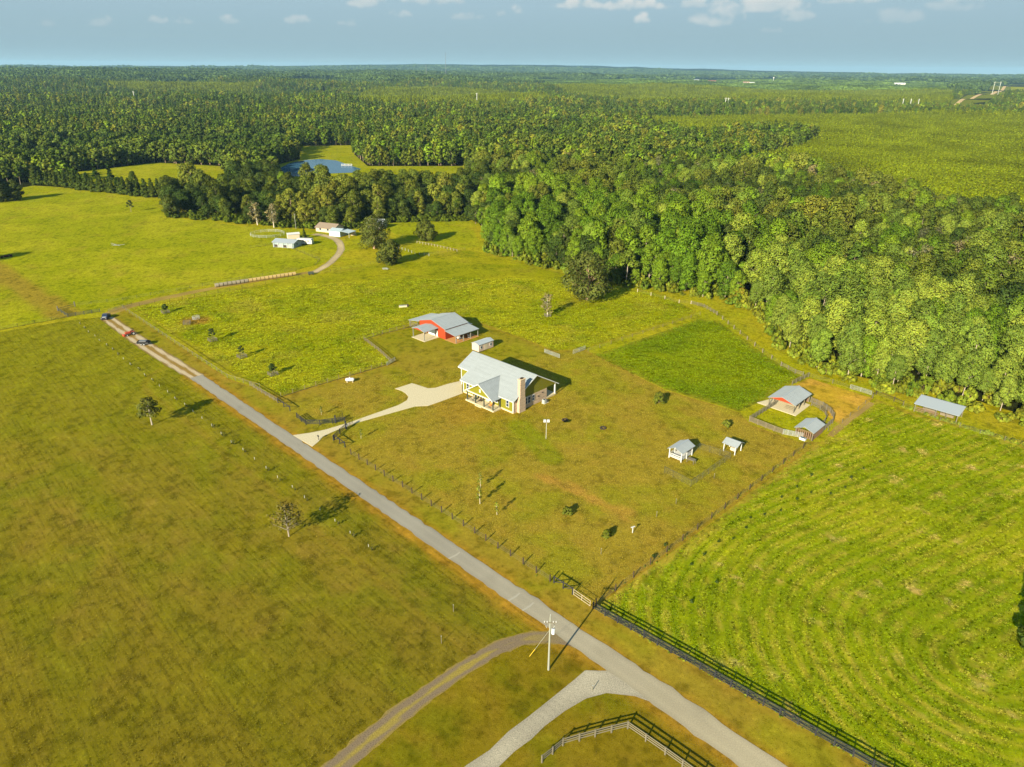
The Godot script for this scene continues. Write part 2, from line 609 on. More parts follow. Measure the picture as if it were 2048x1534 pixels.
func make_woods() -> void:
	# clear land, in metres
	var open := [
		PackedVector2Array([Vector2(-303.4, -208.3), Vector2(-566.3, -539.6), Vector2(-386.7, -548.4), Vector2(-368.5, -564.7), Vector2(-313.3, -552.0), Vector2(-237.5, -504.6), Vector2(-219.0, -455.4), Vector2(-182.3, -430.3), Vector2(-133.5, -408.3), Vector2(-94.8, -401.3), Vector2(-75.7, -422.1), Vector2(-47.2, -432.3), Vector2(-24.5, -430.1), Vector2(-16.5, -363.9), Vector2(-10.1, -345.7), Vector2(8.0, -326.5), Vector2(23.3, -310.0), Vector2(49.4, -290.6), Vector2(62.9, -284.3), Vector2(81.8, -269.5), Vector2(90.5, -259.5), Vector2(90.8, -234.6), Vector2(87.1, -219.9), Vector2(90.5, -206.7), Vector2(97.0, -193.1), Vector2(105.0, -185.0), Vector2(114.0, -183.1), Vector2(124.2, -173.8), Vector2(132.1, -163.6), Vector2(154.1, -137.1), Vector2(110.4, -54.4), Vector2(-110.4, -52.8)]),
		PackedVector2Array([Vector2(-397.9, -602.6), Vector2(-378.0, -625.4), Vector2(-339.5, -698.7), Vector2(-269.4, -676.2), Vector2(-235.6, -611.2), Vector2(-201.5, -506.2), Vector2(-234.2, -509.1), Vector2(-289.9, -543.2), Vector2(-353.8, -576.2)]),
		PackedVector2Array([Vector2(-217.7, -657.7), Vector2(-219.8, -694.3), Vector2(-212.3, -735.5), Vector2(-248.8, -863.6), Vector2(-186.2, -880.2), Vector2(-168.7, -784.0), Vector2(-135.5, -684.1), Vector2(-45.4, -689.4), Vector2(-34.7, -584.2), Vector2(-45.9, -526.4), Vector2(-115.9, -514.4), Vector2(-136.9, -513.4), Vector2(-169.5, -527.6)]),
		PackedVector2Array([Vector2(-227.5, -527.2), Vector2(-218.5, -541.7), Vector2(-173.0, -539.1), Vector2(-161.1, -499.7), Vector2(-208.6, -497.6)])]
	var plantation := [
		PackedVector2Array([Vector2(198.8, -711.5), Vector2(330.4, -859.8), Vector2(421.0, -1031.6), Vector2(340.1, -1082.2), Vector2(236.8, -951.1), Vector2(202.5, -1162.8), Vector2(258.6, -1440.0), Vector2(888.3, -1546.1), Vector2(1061.9, -1502.3), Vector2(1353.7, -1392.1), Vector2(360.9, -343.7), Vector2(308.8, -410.1), Vector2(264.2, -444.2), Vector2(251.3, -503.2), Vector2(249.5, -595.7)]),
		PackedVector2Array([Vector2(98.1, -4784.0), Vector2(2136.9, -7004.6), Vector2(2919.6, -5167.8), Vector2(1169.4, -2035.3), Vector2(323.2, -1880.2), Vector2(182.5, -2290.6)]),
		PackedVector2Array([Vector2(-493.4, -2165.4), Vector2(-513.1, -2935.1), Vector2(-349.4, -3188.9), Vector2(-53.8, -2920.1), Vector2(130.8, -1956.8), Vector2(-31.1, -1689.5), Vector2(-190.5, -1626.4), Vector2(-339.5, -1733.3)]),
		PackedVector2Array([Vector2(-1516.9, -2808.9), Vector2(-1487.6, -3273.3), Vector2(-998.3, -3014.9), Vector2(-866.0, -2510.7), Vector2(-1123.5, -2360.6)])]
	var gap := [PackedVector2Array([Vector2(1032.9, -1793.3), Vector2(1164.6, -2062.8), Vector2(2673.8, -4306.1), Vector2(3149.3, -4948.2), Vector2(4776.2, -5799.4), Vector2(2613.5, -3156.4), Vector2(1910.3, -2897.0), Vector2(1493.9, -2376.5), Vector2(1103.4, -1802.9)]), PackedVector2Array([Vector2(1602.7, -7047.1), Vector2(2595.4, -7550.0), Vector2(2135.9, -6206.5), Vector2(1334.7, -5861.9)]), PackedVector2Array([Vector2(-1229.3, -4271.2), Vector2(-1018.7, -4506.6), Vector2(-902.3, -3988.0), Vector2(-1095.4, -3802.1)])]
	var pale_zone := PackedVector2Array([Vector2(90.1, -271.1), Vector2(89.5, -230.5), Vector2(85.9, -216.2), Vector2(89.3, -203.4), Vector2(95.0, -188.3), Vector2(103.4, -181.5), Vector2(115.1, -179.8), Vector2(124.8, -169.3), Vector2(130.2, -160.8), Vector2(143.8, -178.9), Vector2(154.2, -208.8), Vector2(158.8, -227.0), Vector2(144.8, -253.6), Vector2(126.9, -278.8), Vector2(113.5, -293.1)])
	var lush_zone := PackedVector2Array([Vector2(-23.0, -430.1), Vector2(-16.3, -358.3), Vector2(-10.0, -342.6), Vector2(7.9, -323.7), Vector2(23.1, -306.6), Vector2(49.0, -287.6), Vector2(62.2, -280.7), Vector2(81.1, -266.9), Vector2(89.8, -257.1), Vector2(113.5, -293.1), Vector2(113.8, -336.3), Vector2(89.3, -391.8), Vector2(54.3, -449.2), Vector2(17.9, -483.5), Vector2(-23.1, -501.6)])
	var line_zone := PackedVector2Array([Vector2(-209.0, -423.1), Vector2(-246.0, -524.0), Vector2(-162.3, -503.8), Vector2(-115.9, -514.4), Vector2(-84.7, -543.2), Vector2(-25.1, -546.0), Vector2(-19.3, -415.3), Vector2(-46.0, -420.2), Vector2(-89.7, -390.8), Vector2(-129.4, -394.6)])
	var oak_zone := PackedVector2Array([Vector2(-495.1, -543.1), Vector2(-386.7, -548.4), Vector2(-373.3, -610.0), Vector2(-330.8, -680.0), Vector2(-261.0, -665.8), Vector2(-209.4, -537.4), Vector2(-173.0, -539.1), Vector2(-229.3, -725.9), Vector2(-250.9, -875.3), Vector2(-310.0, -993.2), Vector2(-449.7, -923.8), Vector2(-586.4, -850.1), Vector2(-703.6, -786.9)])
	var hedge := PackedVector2Array([Vector2(-374.1, -564.4), Vector2(-374.9, -575.2), Vector2(-243.1, -517.4), Vector2(-235.7, -500.5), Vector2(-308.1, -542.3), Vector2(-362.3, -554.6)])
	var rows := {}
	var lone := []
	var step := 5.2
	var r0 := 130.0
	while r0 < 3600.0:
		step = 6.0 if r0 < 420 else (6.6 if r0 < 800 else (8.5 if r0 < 1500 else 13.0))
		var n := int(1.5 * r0 / step)
		for i in n:
			var az := -0.75 + 1.5 * (i + rng.randf()) / n
			var rr := r0 + rng.randf_range(-0.5, 0.5) * step
			var p := Vector2(sin(az) * rr, -cos(az) * rr)
			if rr < 1000 and in_any(p, open): continue
			if in_any(p, gap): continue
			# stands of different age: colour and height drift over a hundred metres or so
			var stand := nz.get_noise_2d(p.x * 0.35 + 900, p.y * 0.35)
			if rr > 950 and nz.get_noise_2d(p.x * 0.25, p.y * 0.25 + 400) > 0.36: continue
			var kind := ""
			var s := rng.randf_range(0.55, 1.08)
			var near := rr < 620.0
			if near and rng.randf() < 0.13: continue
			var patch := nz.get_noise_2d(p.x * 0.9, p.y * 0.9)
			var k := rng.randf() + patch * 0.5
			if in_any(p, plantation): continue
			if Geometry2D.is_point_in_polygon(p, hedge): kind = "hedge"
			elif Geometry2D.is_point_in_polygon(p, pale_zone): kind = "pale" if k < 0.9 else "lush"
			elif Geometry2D.is_point_in_polygon(p, lush_zone): kind = "lush" if k < 0.62 else ("pale" if k < 0.72 else ("oak" if k < 0.95 else "olive"))
			elif Geometry2D.is_point_in_polygon(p, line_zone): kind = "oak" if k < 0.7 else "olive"
			elif Geometry2D.is_point_in_polygon(p, oak_zone): kind = "oak" if near else "far_dark"
			elif near: kind = "olive" if k < 0.5 else ("lush" if k < 0.64 else ("oak" if k < 0.84 else ("pine" if k < 0.9 else ("grey" if k < 0.98 else "pale"))))
			else:
				var west := smooth(0.15, -0.35, az)
				if k < 0.2 + 0.28 * west: kind = "far_pine"
				elif k < 0.62: kind = "far_dark"
				elif k < 0.82: kind = "far_olive"
				else: kind = "far_wood"
			if kind == "oak" and Geometry2D.is_point_in_polygon(p, line_zone): s *= 0.88
			var variants := 4 if shapes.has(kind + "3") else 2
			var id := kind + str(rng.randi() % variants)
			s *= 1.0 + stand * 0.35
			if near and rr < 480:
				s *= lerpf(0.62, 1.0, smooth(1, 14, edge_distance(open[0], p)))
			var at := Vector3(p.x, land(p.x, p.y), p.y)
			lone.append([rr, id, kind, at, s, rng.randf() * TAU, stand])
		r0 += step
	# the young pine plantations: close rows of small trees
	r0 = 420.0
	while r0 < 3600.0:
		step = 3.3 if r0 < 1000 else (4.6 if r0 < 1700 else 9.0)
		var n := int(1.5 * r0 / step)
		for i in n:
			var az := -0.75 + 1.5 * (i + rng.randf() * 0.8) / n
			var rr := r0 + rng.randf_range(-0.5, 0.5) * step
			var p := Vector2(sin(az) * rr, -cos(az) * rr)
			if not in_any(p, plantation) or in_any(p, gap): continue
			var s := rng.randf_range(0.6, 1.1) * (1.0 if rr < 1000 else (1.25 if rr < 1700 else 1.9))
			var id := "young" + str(rng.randi() % 2)
			if not rows.has(id): rows[id] = PackedFloat32Array()
			var tone := 0.85 + nz.get_noise_2d(p.x * 0.5, p.y * 0.5) * 0.4
			var g := rng.randf_range(0.85, 1.15) * tone
			place(rows[id], Vector3(p.x, land(p.x, p.y), p.y), s * rng.randf_range(1.0, 1.3), s, rng.randf() * TAU, Color(g * 1.05, g, g))
		r0 += step
	lone.sort_custom(func(a, b): return a[0] < b[0])
	var count := {}
	var wording := {
		"pale": ["broadleaf_tree", "tall pale yellow-green tree", "pale trees at the edge of the right wood"],
		"lush": ["leafy_tree", "tall leafy green tree", "leafy trees of the wood behind the pasture"],
		"oak": ["oak_tree", "dark green bushy tree", "dark bushy trees of the woods"],
		"olive": ["mixed_wood_tree", "dull olive green tree", "olive trees deep in the wood"],
	}
	var landmarks := [[Vector2(29.52, -269.58), "the big oak"], [Vector2(1.00, -334.91), "the pasture corner"], [Vector2(88.89, -271.05), "the golden tree"], [Vector2(87.09, -219.85), "the paddock bend"], [Vector2(94.17, -193.39), "the corral"], [Vector2(115.96, -173.69), "the feed shelter"], [Vector2(130.24, -160.79), "the right edge"], [Vector2(-22.95, -430.15), "the small meadow"], [Vector2(-82.86, -412.97), "the homestead"], [Vector2(-140.09, -410.88), "the round pen"], [Vector2(-207.09, -438.97), "the left meadow"], [Vector2(-138.01, -517.76), "the pond"], [Vector2(-301.00, -557.65), "the hedgerow"], [Vector2(61.28, -286.47), "the umbrella pine"]]
	var most := {"pale": 290, "lush": 290, "oak": 290, "olive": 120, "hedge": 0}
	for t in lone:
		var kind: String = t[2]
		if wording.has(kind) and count.get(kind, 0) < most[kind] and seen(t[3].x, t[3].z, 0.0) and t[0] < 640:
			count[kind] = count.get(kind, 0) + 1
			var w: Array = wording[kind]
			var spot := Vector2(t[3].x, t[3].z)
			var near_to := ""
			var best := 1e9
			for l in landmarks:
				var d: float = spot.distance_to(l[0])
				if d < best:
					best = d
					near_to = l[1]
			var deep := edge_distance(open[0], spot)
			var where := "in the front row of the wood" if deep < 7.0 else ("just behind the front row" if deep < 20.0 else "deep in the wood")
			tree(w[0], shapes[t[1]], t[3], t[4], t[5], M["leaf%d" % (rng.randi() % 6)], w[1] + " " + where + " near " + near_to, "tree", w[2])
		else:
			if not rows.has(t[1]): rows[t[1]] = PackedFloat32Array()
			var g := rng.randf_range(0.82, 1.2) * (1.0 + 0.7 * float(t[6]))
			var warm := rng.randf_range(0.92, 1.1) * (1.0 + 0.25 * float(t[6]))
			place(rows[t[1]], t[3], t[4], t[4] * rng.randf_range(0.9, 1.1), t[5], Color(g * warm, g, g * 0.95))
	var forest := Node3D.new()
	forest.name = "forest"
	add_child(forest)
	tag(forest, "dense mixed forest of pines, oaks and young plantations reaching to the horizon", "forest", "", "stuff")
	for id in rows: scatter({"young": "young_pines", "hedge": "hedge_trees"}.get(id.left(-1), "trees"), forest, shapes[id].all, M.leaf0, rows[id])
	# beyond: patches of wood
	var far_rows := [PackedFloat32Array(), PackedFloat32Array(), PackedFloat32Array()]
	while r0 < 11000:
		step = 26.0 if r0 < 5500 else 60.0
		var n := int(1.5 * r0 / step)
		for i in n:
			var az := -0.75 + 1.5 * (i + rng.randf()) / n
			var rr := r0 + rng.randf_range(-0.5, 0.5) * step
			var p := Vector2(sin(az) * rr, -cos(az) * rr)
			if in_any(p, gap) or rng.randf() < 0.04: continue
			var light := in_any(p, plantation) or nz.get_noise_2d(p.x * 0.12, p.y * 0.12) > 0.25
			var g := rng.randf_range(0.8, 1.2) * (1.0 + 0.8 * nz.get_noise_2d(p.x * 0.2 + 300, p.y * 0.2))
			var s := step / 24.0
			place(far_rows[2 if light else rng.randi() % 2], Vector3(p.x, land(p.x, p.y), p.y), s, (0.45 if light else rng.randf_range(0.8, 1.1)) * minf(s, 1.5), rng.randf() * TAU, Color(g, g, g))
		r0 += step
	for i in 3: scatter("distant_trees", forest, clump_mesh(900 + i, 7, 15.0, 20.0, [Color(0.055, 0.086, 0.02), Color(0.066, 0.1, 0.022), Color(0.095, 0.145, 0.02)][i]), M.leaf0, far_rows[i])
	# the hedgerow: two close rows of evergreens
	var h0 := Vector2(-371.75, -561.92)
	var h1 := Vector2(-229.81, -492.56)
	var hn := int(h0.distance_to(h1) / 3.4)
	for i in hn:
		var t := (i + rng.randf_range(-0.3, 0.3)) / hn
		var p := h0.lerp(h1, t) + Vector2(rng.randf_range(-1.5, 1.5), rng.randf_range(-3, 3))
		tree("hedge_tree", shapes["hedge" + str(i % 2)], v3(p), rng.randf_range(0.8, 1.08), rng.randf() * TAU, M["leaf%d" % (rng.randi() % 2)], "dark conical evergreen in the hedgerow, " + ("left third" if t < 0.33 else ("middle third" if t < 0.67 else "right third")), "tree", "evergreens of the hedgerow")

# ---------------------------------------------------------------- sky
func make_sky() -> Sky:
	var w := 4096
	var h := 2048
	var im := Image.create(w, h, false, Image.FORMAT_RGB8)
	var top := Color(0.4, 0.58, 0.74)
	var mid := Color(0.655, 0.765, 0.82)
	var low := Color(0.61, 0.72, 0.76)
	var rim := Color(0.64, 0.74, 0.77)
	for y in h:
		var e := 90.0 - (y + 0.5) * 180.0 / h
		var c: Color
		if e > 6: c = mid.lerp(top, smooth(6, 70, e))
		elif e > 1.2: c = low.lerp(mid, smooth(1.2, 6, e))
		else: c = rim.lerp(low, smooth(-0.2, 1.2, e))
		im.fill_rect(Rect2i(0, y, w, 1), c)
	# fair weather clouds: flat-bottomed heaps, small towards the horizon, all the way round
	var puff := FastNoiseLite.new()
	puff.seed = 77
	puff.frequency = 0.045
	puff.fractal_octaves = 4
	var r := RandomNumberGenerator.new()
	r.seed = 5
	var heaps := []
	# azimuth and elevation in degrees, half width, height, thickness of the cloud
	for q in [[-10.4, 5.1, 1.4, 0.75, 0.8], [-5.6, 5.3, 2.4, 0.6, 0.65], [-8.2, 4.2, 0.8, 0.35, 0.5], [0.1, 4.7, 0.5, 0.45, 0.75], [4.6, 5.1, 1.8, 0.5, 0.9], [8.3, 5.0, 2.6, 0.55, 0.9], [12.5, 5.1, 1.0, 0.5, 0.7], [9.0, 3.95, 0.6, 0.5, 0.9], [14.2, 3.9, 1.7, 1.1, 0.85], [17.6, 4.9, 2.2, 0.9, 0.9], [19.3, 4.0, 1.2, 0.6, 0.55], [22.6, 5.2, 1.8, 0.5, 0.6], [25.5, 3.8, 1.6, 0.7, 0.35], [28.8, 4.6, 1.6, 0.6, 0.4],
		[-24.2, 3.35, 0.6, 0.35, 0.5], [-27.6, 3.1, 0.9, 0.45, 0.4], [-22.7, 3.4, 0.7, 0.3, 0.35], [-19.8, 3.5, 0.6, 0.4, 0.55], [-15.3, 3.55, 0.9, 0.4, 0.5], [-11.9, 3.5, 0.7, 0.3, 0.4], [-3.6, 4.1, 1.3, 0.35, 0.45], [-1.0, 4.4, 0.4, 0.3, 0.4], [-30.5, 3.0, 0.5, 0.3, 0.25], [18.0, 3.1, 0.7, 0.25, 0.25]]: heaps.append(q)
	for i in 80:
		var e := r.randf_range(3.0, 22.0)
		var a := r.randf_range(37, 323)
		if e > 7.5: a = r.randf_range(0, 360)
		heaps.append([a, e, e * r.randf_range(0.2, 0.5), e * r.randf_range(0.1, 0.2), r.randf_range(0.4, 0.9)])
	var px := 180.0 / h
	for q in heaps:
		if q[1] < 6:
			q[1] *= 0.82
			q[2] *= 1.2
			q[4] *= 0.8
		var half := int(q[2] / px)
		var up := int(q[3] * 1.25 / px)
		var x0 := int(q[0] / px)
		var y0 := int((90.0 - q[1]) / px)
		var pitch_: float = 9.0 / maxf(q[3] / px, 3.0)
		for dy in range(-up, int(up * 0.35) + 1):
			for dx in range(-half, half + 1):
				var u := float(dx) / half
				var v := float(-dy) / up
				var body := 1.0 - u * u - (v * v if v > 0 else v * v * 9.0)
				if body <= 0: continue
				var n := puff.get_noise_2d((x0 + dx) * pitch_, (y0 + dy) * pitch_ * 1.5)
				var a := smooth(-0.05, 0.75, body * 0.9 + n * 1.1 - 0.1) * float(q[4])
				if a <= 0.01: continue
				var lit := clampf(0.45 + v * 0.65 + n * 0.5, 0, 1)
				var c := Color(0.72, 0.79, 0.81).lerp(Color(0.9, 0.89, 0.87), lit)
				var at := Vector2i(posmod(x0 + dx, w), y0 + dy)
				im.set_pixelv(at, im.get_pixelv(at).lerp(c, a))
	var m := PanoramaSkyMaterial.new()
	m.panorama = ImageTexture.create_from_image(im)
	m.energy_multiplier = SKY_POWER
	var sky := Sky.new()
	sky.sky_material = m
	return sky

# ---------------------------------------------------------------- ground
var lawn_tan := Color(0.3, 0.2, 0.022)

func fleck(p: Vector2, size: float) -> float:
	return nz2.get_noise_2d(p.x / size, p.y / size)

func lane_distance(p: Vector2) -> float:
	return p.distance_to(Geometry2D.get_closest_point_to_segment(p, lane_mid[0], lane_mid[-1]))

func earth(c: Color) -> Color:
	return Color(c.r * GRASS_LIGHT, c.g * GRASS_LIGHT, c.b * GRASS_LIGHT)

func verge(c: Color, p: Vector2) -> Color:
	# worn orange-tan edge along the lane
	var d := lane_distance(p) - 1.9
	var worn := smooth(1.6, 0.3, d + fleck(p, 0.12) * 1.2)
	var c2 := c.lerp(Color(0.42, 0.235, 0.03), worn * 0.8)
	return c2.lerp(Color(0.33, 0.2, 0.02), smooth(3.2, 1.2, d + fleck(p, 0.2) * 1.5) * 0.35)

func lane_frame(p: Vector2, s := 20.0) -> Vector2:
	var d := (lane_mid[-1] - lane_mid[0]).normalized()
	var q := p - lane_mid[0]
	return Vector2(q.dot(d), q.dot(Vector2(-d.y, d.x))) / s

func paint_hay(p: Vector2, e: float) -> Color:
	var a := fleck(p, 0.45)
	var b := fleck(p + Vector2(300, 0), 0.16)
	var c := Color(0.236, 0.196, 0.02).lerp(Color(0.205, 0.2, 0.014), smooth(-0.1, 0.35, a))
	c = c.lerp(Color(0.29, 0.205, 0.035), smooth(0.05, 0.5, b) * 0.5)
	c = c.lerp(Color(0.26, 0.235, 0.01), smooth(0.2, 0.6, fleck(p + Vector2(0, 700), 0.3)) * 0.5)
	# greener towards the far end, darker towards the camera
	c = c.lerp(Color(0.245, 0.255, 0.01), smooth(-105, -210, p.y) * 0.8)
	c = c.lerp(Color(0.185, 0.158, 0.012), smooth(-120, -60, p.y) * 0.75)
	# long bands along the lane left by the mower
	var d := lane_distance(p)
	c = c.lerp(Color(0.19, 0.17, 0.012), 0.22 * smooth(0.2, 0.9, sin(d * 0.9 + fleck(p, 0.6) * 2.0)) * smooth(20, 30, d))
	c = c.lerp(Color(0.175, 0.18, 0.008), 0.35 * smooth(0.55, 0.9, sin(d * 0.33 + fleck(p, 1.2) * 1.5)))
	c = c.lerp(Color(0.3, 0.205, 0.03), 0.35 * smooth(1.3, 0.2, absf(d - 14.0 + fleck(p, 0.5) * 1.2)))
	c = c.lerp(Color(0.14, 0.15, 0.01), 0.35 * smooth(2.0, 0.6, absf(d - 8.8)))
	return earth(verge(c, p))

func paint_lawn(p: Vector2, e: float) -> Color:
	var a := fleck(p, 0.5)
	var b := fleck(p + Vector2(100, 300), 0.14)
	var c := Color(0.306, 0.238, 0.026).lerp(Color(0.27, 0.248, 0.016), smooth(-0.15, 0.35, a))
	c = c.lerp(Color(0.33, 0.225, 0.03), smooth(0.08, 0.5, b) * 0.5)
	# a long bare streak below the garden, dry ground round the house, greener beyond the barn
	var q := Geometry2D.get_closest_point_to_segment(p, Vector2(7.49, -136.10), Vector2(23.76, -121.77))
	c = c.lerp(Color(0.46, 0.25, 0.05), smooth(2.6, 0.4, p.distance_to(q) + fleck(p, 0.12) * 2.2) * 0.62)
	c = c.lerp(Color(0.36, 0.2, 0.025), smooth(17, 6, p.distance_to(Vector2(-8.53, -171.59)) + fleck(p, 0.2) * 6) * 0.4)
	c = c.lerp(Color(0.24, 0.25, 0.008), smooth(-185, -230, p.y) * 0.5)
	q = Geometry2D.get_closest_point_to_segment(p, Vector2(2.12, -161.52), Vector2(9.02, -145.02))
	c = c.lerp(Color(0.2, 0.235, 0.006), smooth(2.4, 0.6, absf(p.distance_to(q) - 1.6) + fleck(p, 0.2)) * 0.7)
	c = c.lerp(Color(0.36, 0.21, 0.03), smooth(2.0, 0.3, e + fleck(p, 0.12)) * 0.35)
	# wheel tracks parallel to the right fence
	q = Geometry2D.get_closest_point_to_segment(p, Vector2(13.99, -94.80), Vector2(73.21, -153.56))
	var d := p.distance_to(q)
	c = c.lerp(Color(0.31, 0.2, 0.02), 0.3 * smooth(9, 2, d) * (0.5 + 0.5 * sin(d * 2.6)))
	return earth(verge(c, p))

func paint_verge(p: Vector2, e: float) -> Color:
	var c := Color(0.215, 0.165, 0.012).lerp(Color(0.18, 0.165, 0.008), smooth(-0.15, 0.35, fleck(p, 0.3)))
	c = c.lerp(Color(0.26, 0.18, 0.02), smooth(0.05, 0.45, fleck(p + Vector2(40, 9), 0.12)) * 0.5)
	return earth(verge(c, p))

func paint_green(p: Vector2, e: float) -> Color:
	var a := fleck(p, 0.6)
	var b := fleck(p + Vector2(50, 900), 0.11)
	var c := Color(0.235, 0.28, 0.006).lerp(Color(0.29, 0.325, 0.008), smooth(-0.25, 0.35, a))
	c = c.lerp(Color(0.17, 0.235, 0.005), smooth(0.1, 0.45, fleck(p + Vector2(800, 0), 0.3)) * 0.35)
	c = c.lerp(Color(0.15, 0.22, 0.004), smooth(0.0, 0.9, -sin(field_frame(p, 1.0).y * 2.3 + fleck(p, 0.9) * 1.6)) * 0.6)
	c = c.lerp(Color(0.36, 0.35, 0.012), smooth(-60, -140, p.y) * smooth(0, 0.4, fleck(p, 0.9)) * 0.5)
	# dry rows left by the mower, following the edge of the field
	var row := field_frame(p, 1.0).y
	c = c.lerp(Color(0.42, 0.33, 0.05), smooth(0.2, 0.9, sin(row * 2.3 + fleck(p, 0.9) * 1.6)) * smooth(-0.45, 0.3, b + a * 0.5) * 0.62)
	c = c.lerp(Color(0.58, 0.4, 0.14), smooth(0.3, 0.5, b) * smooth(0.0, 0.5, fleck(p, 0.3)) * 0.8)
	c = c.lerp(Color(0.42, 0.27, 0.05), smooth(2.2, 0.2, e + fleck(p, 0.12) * 1.0) * 0.5)
	return earth(c)

func field_frame(p: Vector2, s := 20.0) -> Vector2:
	var a := Vector2(72.02, -82.33)
	var b := Vector2(258.79, -194.93)
	var q := Geometry2D.get_closest_point_to_segment(p, a, b)
	var d := p - q
	return Vector2((q - a).length() + atan2(d.y, d.x) * 30.0, d.length()) / s

func paint_pasture(p: Vector2, e: float) -> Color:
	var a := fleck(p, 0.9)
	var b := fleck(p + Vector2(500, 20), 0.3)
	var c := Color(0.285, 0.295, 0.006).lerp(Color(0.35, 0.33, 0.01), smooth(-0.3, 0.3, a))
	c = c.lerp(Color(0.16, 0.2, 0.004), smooth(0.05, 0.5, b) * 0.6)
	c = c.lerp(Color(0.33, 0.27, 0.03), smooth(0.2, 0.5, fleck(p + Vector2(0, 400), 0.5)) * 0.5)
	c = c.lerp(Color(0.36, 0.2, 0.03), smooth(6.5, 3.0, p.distance_to(Vector2(-113.26, -241.35)) + fleck(p, 0.2) * 1.5) * 0.9)
	return earth(c.lerp(Color(0.34, 0.26, 0.03), smooth(1.5, 0.0, e) * 0.5))

func paint_paddock(p: Vector2, e: float) -> Color:
	var c := Color(0.165, 0.22, 0.004).lerp(Color(0.215, 0.255, 0.005), smooth(-0.2, 0.3, fleck(p, 0.8)))
	c = c.lerp(Color(0.15, 0.2, 0.003), smooth(0.0, 0.5, fleck(p + Vector2(500, 20), 0.3)) * 0.5)
	return earth(c.lerp(Color(0.34, 0.27, 0.03), smooth(3.0, 0.0, e + fleck(p, 0.2)) * 0.5))

func paint_meadow(p: Vector2, e: float) -> Color:
	var c := Color(0.315, 0.335, 0.008).lerp(Color(0.38, 0.375, 0.016), smooth(-0.25, 0.3, fleck(p, 1.3)))
	c = c.lerp(Color(0.24, 0.27, 0.006), smooth(0.0, 0.5, fleck(p + Vector2(500, 20), 0.6)) * 0.5)
	c = c.lerp(Color(0.36, 0.26, 0.045), smooth(0.2, 0.55, fleck(p + Vector2(0, 90), 0.35)) * 0.4)
	# worn belt running up the left side, and wheel marks
	var q := Geometry2D.get_closest_point_to_segment(p, Vector2(-248.46, -325.51), Vector2(-163.74, -247.56))
	c = c.lerp(Color(0.33, 0.21, 0.04), smooth(7.0, 3.5, p.distance_to(q) + fleck(p, 0.3) * 2.0) * 0.7)
	return earth(c)

func paint_strip(p: Vector2, e: float) -> Color:
	var c := Color(0.4, 0.36, 0.014).lerp(Color(0.33, 0.34, 0.01), smooth(-0.2, 0.3, fleck(p, 0.6)))
	return earth(c.lerp(Color(0.4, 0.3, 0.03), smooth(0.05, 0.4, fleck(p + Vector2(30, 0), 0.25)) * 0.4))

func paint_corridor(p: Vector2, e: float) -> Color:
	return earth(Color(0.2, 0.22, 0.02))

func paint_dirt(p: Vector2, e: float) -> Color:
	var c := Color(0.6, 0.36, 0.055).lerp(Color(0.48, 0.33, 0.03), smooth(-0.2, 0.3, fleck(p, 0.5)))
	return earth(c.lerp(Color(0.26, 0.24, 0.012), smooth(1.6, 0.2, e) * 0.4))

func paint_floor(p: Vector2, e: float) -> Color:
	return Color(0.035, 0.04, 0.014)

func plain_frame(p: Vector2) -> Vector2:
	return p / 20.0

